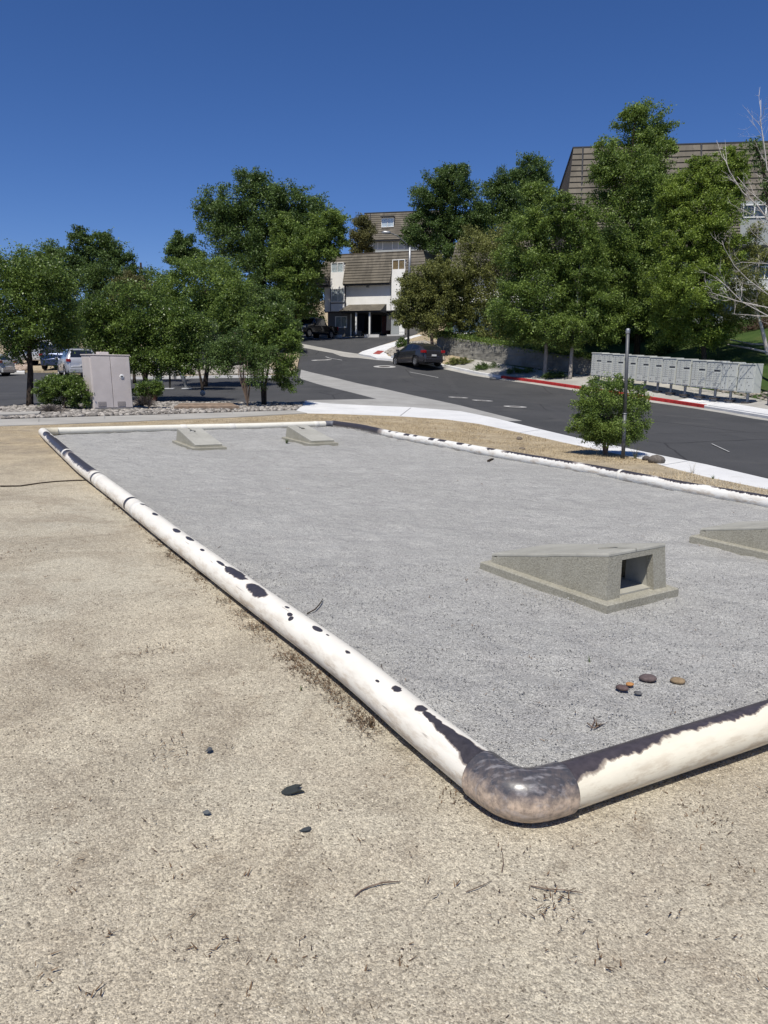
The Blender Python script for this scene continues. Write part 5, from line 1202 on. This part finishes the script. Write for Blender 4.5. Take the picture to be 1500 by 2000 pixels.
    if kind == 'pickup': MB().box(L/2-.06, L/2+.03, -.42, .42, .72, 1.05, bev=.02).build('grille', MAT['chrome'], t, local=True); MB().box(L/2-.1, L/2+.06, -.85, .85, .5, .68, bev=.03).build('front_bumper', MAT['chrome'], t, local=True)
    return t
paint = lambda n, c: plain(n, c, .25, .05, metal=.35, spec=.5, coat=.7)
def place(px, py, depth): p = atd(px, py, depth); return (p[0], p[1], h1(p[0], p[1])-.12)
ka = np.array(FK[1]); kb = np.array(FK[4]); hd = ka-kb; hdg = math.atan2(hd[0], hd[1])
pc = place(814, 711, 49.6)
car('hatch', 'dark grey hatchback with red tail lamps parked at the kerb by the retaining wall', paint('dark_grey_car_paint', (.034,.033,.040)), pc, math.radians(-27))
car('pickup', 'black pickup truck with chrome grille parked at the left end of the white building', paint('black_car_paint', (.006,.006,.008)), place(612, 662, 74), math.radians(180+30), name='pickup_truck', cat='pickup truck')
car('suv', 'silver white small SUV with red tail lamps parked behind the utility cabinet', paint('silver_car_paint', (.42,.43,.45)), place(152, 730, 45.5), math.radians(-30))
car('suv', 'blue SUV mostly hidden behind the silver white one', paint('blue_car_paint', (.008,.020,.065)), place(124, 727, 53), math.radians(-8), plate=False)
car('pickup', 'white pickup truck parked behind the left tree trunk', paint('white_car_paint', (.62,.62,.62)), place(94, 726, 57), math.radians(-75), name='pickup_truck', cat='pickup truck')
car('suv', 'pale green SUV parked beyond the white pickup', paint('pale_green_car_paint', (.20,.25,.22)), place(108, 722, 66), math.radians(-70), plate=False)
car('hatch', 'white car cut off by the left edge of the photo', paint('white_hatch_paint', (.50,.49,.46)), place(-42, 727, 48), math.radians(-80), plate=False)
car('hatch', 'dark blue car glimpsed through the gap between the left trees', paint('dark_blue_car_paint', (.018,.028,.05)), place(470, 668, 60), math.radians(200), plate=False)
car('suv', 'black car in deep shade behind the round shrub on the left', MAT['dkgrey'], place(415, 722, 52), math.radians(-80), plate=False)

# ================================================================== TREES AND SHRUBS
LEAF = dict(
    glossy=m_leaf('glossy_green_leaves', (.022,.050,.010), (.185,.265,.055), .24, .28),
    yellowish=m_leaf('yellow_green_leaves', (.050,.088,.014), (.275,.365,.062), .30, .4),
    mid=m_leaf('mid_green_leaves', (.030,.066,.013), (.225,.31,.065), .28, .4),
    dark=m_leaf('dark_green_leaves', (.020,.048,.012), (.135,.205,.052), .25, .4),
    olive=m_leaf('olive_green_leaves', (.055,.070,.018), (.26,.275,.080), .28, .45),
    bluish=m_leaf('blue_green_leaves', (.040,.070,.030), (.15,.20,.095), .25, .4),
    brown=m_leaf('bronze_green_leaves', (.060,.062,.022), (.17,.165,.052), .2, .5),
    red=m_leaf('dark_reddish_leaves', (.050,.030,.022), (.12,.075,.045), .2, .5),
    grey=m_leaf('grey_dry_leaves', (.10,.085,.075), (.24,.21,.19), .1, .7),
)
def leaf_mesh(name, C, size, mat, parent, droop=.0, aspect=.55):
    n = len(C); nn = rng.normal(size=(n, 3))*.62; nn[:, 2] += .55; nn /= np.linalg.norm(nn, axis=1)[:, None]           # leaf normal, tending upward
    a = rng.normal(size=(n, 3)); a[:, 2] -= droop; a -= nn*(a*nn).sum(1)[:, None]; a /= np.linalg.norm(a, axis=1)[:, None]; b = np.cross(nn, a)
    s = size*rng.uniform(.65, 1.25, n)[:, None]
    V = np.stack([C-a*s*.5, C+b*s*aspect*.5+nn*s*.06, C+a*s*.5, C-b*s*aspect*.5+nn*s*.06], 1).reshape(-1, 3)
    Fc = np.arange(4*n).reshape(n, 4)
    return np_mesh(name, V, Fc, mat, parent, tint=np.clip(rng.normal(.5, .30, n)+.16*np.sin(C[:, 0]*2.3/(size*8)+1.3)*np.cos(C[:, 1]*1.9/(size*8))+.12*np.sin(C[:, 2]*3.1/(size*8)), 0, 1))
DENS = 1.9
def crown_points(lobes, n, clump, shell=.55, flat=.75):
    """leaf positions: lobes -> clumps near the lobe surface -> leaves round each clump"""
    vol = np.array([l[3]*l[5] for l in lobes]); vol = vol/vol.sum(); P = []; CC = []
    for l, f in zip(lobes, vol):
        c = np.array(l[:3]); R = np.array(l[3:6]); rc = clump*float(np.mean(R)); nc = max(8, int(3.7/(clump**2)*rng.uniform(.9, 1.1))); nl = int(n*f/nc)+1
        d = rng.normal(size=(nc, 3)); d /= np.linalg.norm(d, axis=1)[:, None]; rad = rng.uniform(shell, 1.02, nc)[:, None]; ctr = c+d*rad*R
        CC.append(ctr)
        for q in ctr:
            e = rng.uniform(.45, 1.5); k = int(nl*min(2.2, e*e*rng.uniform(.6, 1.3))); g = np.clip(rng.normal(size=(k, 3))*.40, -.75, .75)
            out = (q-c)/(np.linalg.norm(q-c)+1e-6); ax = out*.8+rng.normal(size=3)*.5; ax /= np.linalg.norm(ax)+1e-6      # sprays lengthen outward along their twig
            g = g*[1, 1, flat]+ax*(g@ax)[:, None]*rng.uniform(.2, 1.3)
            P.append(q+g*rc*e)
        k = int(n*f*.05); g = np.clip(rng.normal(size=(k, 3))*.42, -.6, .6); P.append(c+g*R)
    return np.concatenate(P), np.concatenate(CC)
def tree(name, label, cat, bpx, depth, lob, n, leaf, mat, tr, bark='bark', clump=.3, group=None, shell=.5, stems=1, fork=.35, twigs=50, droop=0, dj=1.0, flat=.75, zoff=0.0, aspect=.55):
    bx = ray(bpx[0], bpx[1])*depth; base = np.array([bx[0], bx[1], h1(bx[0], bx[1])+zoff]); t = thing(name, label, cat, tuple(base), 0, group)
    L = []
    for x, y, rx, ry in lob:
        dd = depth+rng.uniform(-.35, .35)*rx*depth/F*dj; c = atd(x, y, dd); rxm, rym = rx*depth/F, ry*depth/F; L.append((*c, rxm, max(rxm*.8, min(rxm, rym)), rym))
    P, CC = crown_points(L, int(n*DENS), clump, shell, flat)
    P = P[P[:, 2] > H(P[:, 0], P[:, 1])+.06]
    leaf_mesh('foliage', P, leaf*.84, LEAF[mat], t, droop, aspect)
    cz = np.mean([l[2] for l in L]); cxy = np.mean([[l[0], l[1]] for l in L], 0); zmin = min(l[2]-l[5] for l in L); zt = max(l[2] for l in L)
    top = np.array([cxy[0]*.6+base[0]*.4, cxy[1]*.6+base[1]*.4, max(base[2]+(cz-base[2])*.6, zmin)]); m = MB()
    starts = []
    for s in range(stems):
        o_ = np.array([rng.uniform(-1, 1), rng.uniform(-1, 1), 0])*tr*(1.6 if stems > 1 else 0); e_ = top+np.array([rng.uniform(-1, 1), rng.uniform(-1, 1), 0])*(.5*(top[2]-base[2])*.5 if stems > 1 else 0)
        mid_ = (base+o_)*.5+e_*.5+rng.uniform(-1, 1, 3)*tr*1.2; hi = e_*.5+np.array([*e_[:2], zt])*.5
        m.tube([base+o_-[0,0,.15], base+o_+(mid_-base-o_)*.12, mid_, e_, hi], [tr*1.25, tr, tr*.82, tr*.6, tr*.15], 9); starts.append((base+o_, mid_, e_, hi))
    for l in L:
        c = np.array(l[:3]); st = starts[rng.integers(len(starts))]; f = rng.uniform(.2, .9); a = st[1]+(st[2]-st[1])*f if c[2] < st[2][2]+.5*l[5] else st[2]+(st[3]-st[2])*rng.uniform(0, .5)
        r0 = tr*.38; mm = (a+c)/2+rng.uniform(-1, 1, 3)*.08*np.linalg.norm(c-a); m.tube([a, mm, c, c+(c-mm)*.12], [r0, r0*.7, r0*.4, r0*.15], 6)
        idx = np.argsort(((CC-c)**2).sum(1))[:max(3, int(twigs/len(L)))]
        for i in idx: q = CC[i]; m.tube([mm*.4+c*.6, (c+q)/2+rng.uniform(-1, 1, 3)*.05*l[3], q], [r0*.28, r0*.2, r0*.06], 4, cap=False)
    m.build('trunk' if stems == 1 else 'stems', MAT[bark], t, smooth=True)
    return t
GL = 'trees along the drive on the left'; GR = 'trees along the far pavement'
tree('leafy_tree','glossy leaved tree with dark straight trunk left of the utility cabinet','tree',(58,792),22.5,[(60,560,72,62),(15,590,60,75),(105,600,50,70),(60,640,66,55),(40,520,45,32),(95,545,45,45),(30,665,36,34),(125,640,30,40),(-25,570,50,70)],30000,.085,'glossy',.10,group=GL,clump=.30,droop=.35)
tree('leafy_tree','multi trunk tree with leaning dark stems right of the utility cabinet','tree',(287,770),27,[(215,640,52,52),(265,610,60,60),(320,650,55,55),(365,640,45,50),(300,690,55,35),(300,716,52,20),(360,712,40,20),(235,700,40,26),(235,680,45,38),(190,640,32,36),(350,690,40,34),(180,610,25,28)],34000,.095,'glossy',.085,stems=4,group=GL,clump=.3,droop=.3)
tree('leafy_tree','small tree with two dark trunks at the right end of the rock bed','tree',(518,788),24.5,[(530,650,45,48),(555,690,34,48),(500,690,34,40),(560,735,26,26),(520,620,28,26),(545,612,18,16),(500,650,26,30),(575,665,16,26)],20000,.085,'glossy',.055,stems=2,group=GL,clump=.32,droop=.3)
tree('bare_stem_bush','tall bush with many bare reddish stems under sparse dark leaves','bush',(484,785),23.6,[(455,670,30,24),(425,690,26,24),(490,690,26,28),(440,710,36,26),(500,730,24,30),(470,650,18,14),(530,690,20,20)],6500,.07,'dark',.018,bark='mid_bark',stems=13,clump=.3,shell=.3,twigs=150)
tree('round_shrub_tree','large rounded light green tree in front of the tall cottonwood','tree',(400,735),37,[(400,560,80,55),(350,585,52,55),(450,590,52,55),(390,625,75,42),(385,680,75,26),(455,688,50,26),(330,610,40,40),(465,640,36,36),(400,525,52,26)],32000,.12,'mid',.12,group=GL,clump=.22)
tree('leafy_tree','greyish green young tree between the round tree and the multi trunk tree','tree',(395,742),34,[(375,640,34,30),(400,655,30,30),(360,670,28,26)],7000,.10,'bluish',.06,group=GL,clump=.3)
tree('leafy_tree','bronze tinted small tree standing behind the multi trunk tree','tree',(262,735),40,[(258,560,30,26),(285,575,28,34),(240,595,28,30)],8000,.12,'brown',.08,group=GL,clump=.3)
tree('cottonwood_tree','tallest dark cottonwood tree with spreading crown left of the white building','tree',(520,700),74,[(470,395,62,46),(430,420,46,40),(520,420,60,60),(570,400,50,44),(600,430,40,48),(450,460,60,48),(520,490,70,60),(590,480,50,60),(400,405,24,20),(495,350,36,20),(560,560,56,70),(480,540,60,60)],60000,.24,'dark',.55,clump=.24,shell=.45)
tree('leafy_tree','dense green tree whose crown touches the left side of the white building','tree',(570,668),70,[(600,480,50,44),(640,440,34,34),(650,465,30,36),(575,530,44,55),(592,540,36,55),(555,590,36,36),(575,600,30,20),(560,470,34,44)],44000,.21,'mid',.3,clump=.24)
tree('leafy_tree','small dark round crown at the left shoulder of the cottonwood','tree',(360,715),68,[(355,480,26,22),(345,500,20,22),(380,510,26,22)],9000,.2,'dark',.15,clump=.3)
tree('conifer_tree','brownish dark pine just left of the upper brown block','tree',(706,600),96,[(706,450,20,26),(700,475,28,26),(712,430,11,12)],9000,.24,'brown',.2,clump=.3)
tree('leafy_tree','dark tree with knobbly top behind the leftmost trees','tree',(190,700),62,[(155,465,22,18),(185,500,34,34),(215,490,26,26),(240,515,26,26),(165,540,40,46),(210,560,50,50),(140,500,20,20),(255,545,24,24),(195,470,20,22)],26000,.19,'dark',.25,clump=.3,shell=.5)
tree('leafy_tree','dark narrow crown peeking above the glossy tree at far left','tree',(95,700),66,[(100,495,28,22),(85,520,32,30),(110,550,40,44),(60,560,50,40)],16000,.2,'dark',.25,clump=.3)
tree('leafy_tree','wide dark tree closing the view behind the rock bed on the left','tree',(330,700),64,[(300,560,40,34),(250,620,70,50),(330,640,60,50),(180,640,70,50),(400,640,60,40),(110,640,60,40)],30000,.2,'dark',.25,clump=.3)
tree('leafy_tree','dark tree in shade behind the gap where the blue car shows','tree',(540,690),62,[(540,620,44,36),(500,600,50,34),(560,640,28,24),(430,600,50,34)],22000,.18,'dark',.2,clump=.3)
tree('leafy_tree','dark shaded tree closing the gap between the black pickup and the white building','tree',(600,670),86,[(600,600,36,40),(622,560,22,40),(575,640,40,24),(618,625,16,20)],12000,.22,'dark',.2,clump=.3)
# right side
tree('leafy_tree','small olive tree over the parked hatchback, hiding the right of the white building','tree',(847,676),51.8,[(830,570,50,40),(870,560,50,44),(800,600,34,34),(850,610,60,40),(900,590,34,44),(860,530,44,24),(800,555,22,20),(905,625,30,26),(790,622,20,18)],38000,.15,'olive',.13,bark='mid_bark',group=GR,clump=.24)
tree('leafy_tree','pale twiggy tree with visible light branches above the retaining wall','tree',(962,680),52,[(950,500,48,54),(925,470,30,30),(905,530,34,40),(980,550,50,60),(935,560,40,50),(960,610,54,44),(1000,480,34,44),(950,650,50,22),(1010,650,40,24)],26000,.14,'olive',.11,bark='twig',group=GR,clump=.28,twigs=110,shell=.35)
tree('leafy_tree','green street tree with slim pale trunk, left of the pale trunked pair','tree',(1065,722),42.6,[(1060,420,44,50),(1030,480,60,60),(1090,480,60,60),(1060,560,90,62),(1010,600,56,50),(1080,640,80,38),(1040,380,24,26),(1010,650,40,22),(1150,600,44,50)],56000,.135,'mid',.12,bark='pale_bark',group=GR,clump=.22)
tree('leafy_tree','green street tree with slim pale trunk nearest the mailboxes','tree',(1113,738),41.5,[(1130,440,40,50),(1140,520,50,60),(1150,600,50,50),(1110,640,50,34),(1180,640,34,34),(1100,400,22,24)],34000,.13,'mid',.11,bark='pale_bark',group=GR,clump=.24)
tree('leafy_tree','tallest bright green tree rising above the brown roof on the right','tree',(1243,700),44,[(1255,245,50,38),(1260,300,60,50),(1230,360,70,60),(1190,330,36,40),(1290,390,50,60),(1230,450,80,70),(1280,480,60,60),(1210,540,70,60),(1270,580,80,60),(1230,630,80,34),(1305,290,18,16),(1180,290,20,22),(1240,222,26,16)],74000,.14,'mid',.18,group=GR,clump=.22)
tree('leafy_tree','yellow green tree with short dark trunk behind the mailboxes','tree',(1376,712),37.5,[(1395,340,34,34),(1440,325,24,34),(1365,325,20,24),(1310,395,26,40),(1425,300,12,16),(1350,370,40,40),(1430,370,26,40),(1380,420,66,50),(1340,470,60,50),(1400,500,50,50),(1360,560,70,50),(1330,620,60,36),(1400,630,44,36),(1300,560,44,50),(1360,660,66,22),(1320,400,34,40)],70000,.12,'yellowish',.13,group=GR,clump=.22)
tree('leafy_tree','dark broad tree on the hill between the upper brown block and the street trees','tree',(880,640),80,[(880,360,48,34),(850,400,46,44),(910,410,44,48),(830,450,44,34),(880,470,56,44),(930,460,40,44),(800,462,20,22),(890,335,24,14)],44000,.23,'dark',.4,clump=.25)
tree('leafy_tree','dark domed tree on the hill just left of the long brown roof','tree',(1030,630),82,[(1040,330,34,30),(1000,360,44,30),(1050,370,34,40),(980,400,34,44),(1030,430,60,60),(960,370,20,20),(985,440,44,50)],34000,.23,'dark',.4,clump=.26)
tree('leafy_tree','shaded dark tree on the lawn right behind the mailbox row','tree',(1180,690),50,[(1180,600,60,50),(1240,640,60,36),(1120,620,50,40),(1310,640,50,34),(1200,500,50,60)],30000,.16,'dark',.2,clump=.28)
tree('grey_green_tree','fine leaved grey green tree at the right edge in front of the grey wall','tree',(1500,690),37,[(1480,500,34,30),(1450,550,44,30),(1490,600,44,44),(1440,600,36,26),(1420,500,20,24),(1475,450,20,20)],12000,.10,'olive',.10,clump=.3,shell=.3,twigs=90,bark='twig')
tree('leafy_tree','drooping dark twig of leaves at the top right corner of the roof line','tree',(1530,690),33,[(1475,285,20,14),(1490,320,18,26),(1492,375,12,26),(1530,400,40,80)],3500,.11,'dark',.09,clump=.35,shell=.3,droop=.8)
tree('red_shrub','dark reddish shrub on the slope at the right edge','shrub',(1480,668),44,[(1490,640,36,22),(1455,650,26,16)],5000,.10,'red',.03,stems=4,clump=.3)
for x, y, rx, ry, mt, lb in ((1440,668,34,20,'mid','green shrub on the slope right of the short dark trunk'),(1398,648,30,18,'brown','brownish shrub on the slope above the fallen branches'),(1300,672,34,20,'dark','dark shrub on the lawn behind the middle of the mailbox row')):
    tree('green_shrub', lb, 'shrub', (x, y+ry), 43, [(x-rx*.4, y, rx*.6, ry), (x+rx*.4, y+2, rx*.6, ry*.9)], 4500, .10, mt, .02, stems=3, clump=.3, twigs=9)
# shrubs close to the court
tree('round_bush','round green bush on the dry verge beside the bare signpost','bush',(1185,886),12.9,[(1190,812,56,50),(1165,845,40,26),(1215,848,40,26),(1160,748,11,17),(1208,744,10,15),(1230,752,9,14),(1262,792,12,11),(1114,838,13,7),(1256,835,14,12),(1140,762,10,13),(1152,812,36,40),(1232,808,36,42),(1185,765,46,28),(1215,842,40,26),(1165,847,36,22),(1126,825,16,13),(1244,772,20,22),(1192,850,34,20),(1145,785,24,22)],26000,.036,'mid',.022,bark='mid_bark',stems=4,clump=.24,shell=.45,aspect=.6)
tree('green_shrub','wide dark green shrub between the left tree trunk and the cabinet','shrub',(125,800),20.6,[(120,765,42,32),(90,760,22,24),(155,770,24,28),(110,745,26,14),(145,752,24,16)],15000,.055,'glossy',.02,stems=5,clump=.24,bark='mid_bark')
tree('green_shrub','small green shrub at the right foot of the utility cabinet','shrub',(290,782),21.5,[(288,757,26,18),(308,758,14,12),(272,765,12,14)],5500,.05,'glossy',.015,stems=4,clump=.3,bark='mid_bark')
tree('round_bush','small dark round bush at the foot of the street light','bush',(788,684),58,[(787,671,14,11)],2500,.11,'dark',.03,stems=3,clump=.35)
for i, (x, y, n, lb) in enumerate([(283,795,900,'dry grey lavender mound between the cabinet and the small green shrub'),(100,806,600,'low dry grey mound in front of the wide green shrub')]):
    c = G(x, y); g = GZ(c[0], c[1]); o = thing('dry_lavender', lb, 'dry plant', tuple(g)); V = []; Fc = []; tt = []; Rr = .36 if i == 0 else .45; hh_ = .42 if i == 0 else .22
    for _ in range(n):
        a = rng.uniform(0, 6.28); el = rng.uniform(.15, 1.5); d_ = np.array([math.cos(a)*math.cos(el), math.sin(a)*math.cos(el), math.sin(el)])*[Rr, Rr, hh_]*rng.uniform(.7, 1.1); s_ = np.cross(d_, rng.normal(size=3)); s_ *= .008/np.linalg.norm(s_); b_ = len(V)
        p0 = g+d_*.15; V += [p0-s_, p0+s_, g+d_+s_*.4, g+d_-s_*.4]; Fc.append((b_, b_+1, b_+2, b_+3)); tt.append(rng.uniform())
    np_mesh('stalks', V, Fc, LEAF['grey'], o, tint=tt)
p = G(300, 783); o = thing('plant_pot', 'dark terracotta plant pot under the small green shrub', 'plant pot', tuple(p)); MB().lathe([(.10,0),(.12,.01),(.16,.26),(.185,.262),(.185,.32),(.16,.322),(.155,.28)], tuple(p), 16).build('pot', MAT['terracotta'], o); MB().lathe([(.15,.27),(.01,.285)], tuple(p), 12).build('soil', MAT['rockbed'], o)
# low planting at the foot of the retaining wall
for i, (x, y, rx, ry, mt, lb) in enumerate([(902,709,28,9,'olive','low olive ground shrub against the wall, right behind the parked hatchback'),(960,722,36,10,'dark','low dark ground shrub at the foot of the retaining wall, the middle one'),
        (1020,730,34,9,'dark','low dark ground shrub just left of the slim pale trunks'),(1090,738,34,9,'dark','low dark ground shrub between the two slim pale trunks and the mailboxes')]):
    tree('ground_shrub', lb, 'shrub', (x, y+6), 49-i*2.3, [(x-rx*.5, y, rx*.5, ry), (x+rx*.4, y+3, rx*.6, ry), (x, y-2, rx*.5, ry)], 5000, .09, mt, .015, stems=3, clump=.3, twigs=9)
# ground cover hanging over the top of the retaining wall
pp = []
for q in np.linspace(0.6, 7.6, 70):
    a = np.array([np.interp(q, range(len(rp)), rpa[:, k]) for k in range(2)]); zt = h1(*a)+np.interp(q, range(len(rp)), hh)
    for _ in range(330): pp.append((a[0]+rng.normal()*.3, a[1]+rng.uniform(.25, 4.5), zt+rng.uniform(-.05, .35)))
pp = np.array(pp); pp[:, 2] = np.maximum(pp[:, 2], H(pp[:, 0], pp[:, 1])+.05); o = leaf_mesh('ground_cover', pp, .13, LEAF['mid'], None); o['kind'] = 'stuff'
# bare pale branches reaching in from the right
def branches(lst, depth, label, name='bare_branches', rbase=.045):
    b = atd(1560, 700, depth); b = np.array([b[0], b[1], h1(b[0], b[1])]); o = thing(name, label, 'bare tree', tuple(b)); m = MB()
    m.tube([b-[0,0,.1], b+[0,0,1.2], atd(1552, 520, depth), atd(1540, 380, depth)], [.13,.11,.08,.04], 8)
    def sub(p, d, L, r, lv):
        pts_ = [p]; dd = d.copy()
        for _ in range(4): dd = dd+rng.normal(size=3)*.16; dd[2] += .05; dd /= np.linalg.norm(dd); pts_.append(pts_[-1]+dd*L/4)
        m.tube(pts_, [r, r*.8, r*.6, r*.45, r*.25], 5, cap=False)
        if lv:
            for k in range(3): i = rng.integers(1, 4); nd = dd+rng.normal(size=3)*.55; nd /= np.linalg.norm(nd); sub(pts_[i], nd, L*.5, r*.55, lv-1)
    for pts_, r in lst:
        j = rng.uniform(-.6, .6); P = [atd(x, y, depth+j*(1-k/len(pts_))) for k, (x, y) in enumerate(pts_)]; n = len(P); r *= 1.0; m.tube(P, [r*(1-.72*k/(n-1)) for k in range(n)], 6)
        for k in range(1, n):
            for _ in range(2):
                d = P[k]-P[k-1]; d /= np.linalg.norm(d); nd = d+rng.normal(size=3)*.45; nd /= np.linalg.norm(nd); f = rng.uniform(); sub(P[k-1]+(P[k]-P[k-1])*f, nd, rng.uniform(.5, 1.1), r*.35, 1)
    m.build('branches', MAT['twig'], o, smooth=True); return o
branches([([(1540,560),(1500,430),(1478,400),(1450,375),(1425,335),(1412,300)],.03), ([(1548,430),(1500,405),(1462,372),(1440,345)],.022), ([(1545,400),(1498,330),(1492,280),(1486,240),(1486,196)],.026), ([(1492,300),(1488,265),(1476,248),(1464,234)],.010),
          ([(1550,620),(1500,601),(1440,588),(1400,575),(1386,571)],.025), ([(1550,640),(1500,617),(1450,590),(1420,560),(1398,540)],.022), ([(1552,600),(1500,575),(1460,545),(1435,520),(1415,485),(1410,470)],.018),
          ([(1552,640),(1500,618),(1460,615),(1430,613)],.02), ([(1552,470),(1500,440),(1470,420),(1447,408)],.02), ([(1552,500),(1500,480),(1470,455),(1450,420)],.015), ([(1552,540),(1500,515),(1450,512),(1432,518)],.014)],
         30, 'pale bare branching tree reaching in from the right edge')
for q, lb in (([(1500,699),(1460,690),(1420,683),(1380,675),(1335,671)], 'longest pale fallen branch lying across the lawn behind the mailboxes'), ([(1500,683),(1466,682),(1420,672)], 'shorter pale fallen branch just above the longest one on the lawn')):
    P = [G(x, y)+[0,0,.25] for x, y in q]; g = P[0].copy(); m = MB(); m.tube([p_-g for p_ in P], [.05,.045,.04,.03,.015][:len(P)], 6); o = m.build('fallen_branch', MAT['twig'], smooth=True); o.location = g; tag(o, lb, 'branch')
# utility pole far left
p = ray(277, 560)*120; o = thing('utility_pole', 'distant utility pole with a crossarm above the left trees', 'utility pole', (p[0], p[1], h1(p[0], p[1]))); z1 = atd(276, 513, 120)[2]
b_ = np.array([p[0], p[1], h1(p[0], p[1])]); MB().tube([b_, np.array([b_[0], b_[1], z1])], .16, 8).build('pole', MAT['bark'], o); MB().box(b_[0]-1.4, b_[0]+.3, b_[1]-.08, b_[1]+.08, z1-.9, z1-.7).build('crossarm', MAT['bark'], o)

# ================================================================== RIVER ROCKS (nobody could count them)
def scatter_poly(poly, n, smin, smax, name, cols, flat=.62):
    P = np.array(poly); x = rng.uniform(P[:, 0].min(), P[:, 0].max(), n*12); y = rng.uniform(P[:, 1].min(), P[:, 1].max(), n*12); ok = inpoly(x, y, poly); x, y = x[ok][:n], y[ok][:n]
    s = rng.uniform(smin, smax, len(x)); o = rocks(name, np.stack([x, y, H(x, y)+s*.25], -1), s, m_rock(name+'_surface', *cols), flat); o['kind'] = 'stuff'; return o
bed = [tuple(p) for p in [G(x, y)[:2] for x, y in ((0,796),(60,794),(170,789),(300,787),(468,787),(560,788),(596,787),(576,801.5),(450,805),(300,810),(150,814.5),(0,819))]]
scatter_poly(bed, 5200, .035, .085, 'river_rocks', ((.11,.10,.09), (.42,.39,.35)))
scatter_poly([tuple(G(x, y)[:2]) for x, y in ((752,689),(762,683),(790,672),(812,668),(850,672),(868,704),(800,703),(772,700))], 2200, .07, .16, 'slope_rocks', ((.17,.155,.135), (.42,.39,.34)))
scatter_poly([tuple(G(x, y)[:2]) for x, y in ((345,733),(520,732),(545,730),(520,718),(420,712),(345,712))], 2500, .09, .2, 'island_rocks', ((.17,.155,.135), (.44,.41,.36)))
scatter_poly([tuple(G(x, y)[:2]) for x, y in ((1,724),(50,724),(60,710),(1,706))], 700, .10, .22, 'lot_edge_rocks', ((.22,.16,.12), (.46,.38,.31)))
scatter_poly(offset(FK, 2.35)[5:14]+offset(FK, 3.2)[5:14][::-1], 900, .05, .12, 'wall_foot_rocks', ((.16,.14,.12), (.36,.33,.28)))

# dry straw on the verge and beside the path (nobody could count it)
vp = [tuple(G(x, y)[:2]) for x, y in ((600,809),(660,810.5),(780,815),(870,821),(936,830),(1020,848),(1100,866),(1175,882),(1259,900),(1304,914),(1374,932),(1500,958),(1500,972),(1320,940),(1206,915),(1110,900),(972,877),(870,859),(768,841),(708,826),(640,821),(500,824),(300,828),(110,832),(0,836),(0,845),(-60,870),(-60,836),(150,831),(300,825),(450,819))]
VP = np.array(vp); n = 60000; x = rng.uniform(VP[:, 0].min(), VP[:, 0].max(), n*4); y = rng.uniform(VP[:, 1].min(), VP[:, 1].max(), n*4); ok = inpoly(x, y, vp)
dens = np.array([mnoise.noise((a*1.1, b*1.1, 3)) for a, b in zip(x, y)]); ok &= dens > rng.uniform(-.45, .35, len(x)); x, y = x[ok][:n], y[ok][:n]; z = H(x, y)+.004; m_ = len(x)
L = rng.uniform(.015, .06, m_); a = rng.uniform(0, 6.28, m_); lean = rng.uniform(.3, 1.4, m_); wd = rng.uniform(.0015, .004, m_)
dx, dy, dz = np.cos(a)*L*np.sin(lean), np.sin(a)*L*np.sin(lean), L*np.cos(lean); nx, ny = -np.sin(a)*wd, np.cos(a)*wd
V = np.stack([np.stack([x-nx, y-ny, z], -1), np.stack([x+nx, y+ny, z], -1), np.stack([x+dx, y+dy, z+dz], -1)], 1).reshape(-1, 3)
o = np_mesh('dry_grass', V, np.arange(3*m_).reshape(-1, 3), m_rock('straw_blades', (.24,.175,.095), (.62,.51,.33)), tint=rng.uniform(0, 1, m_)); o['kind'] = 'stuff'
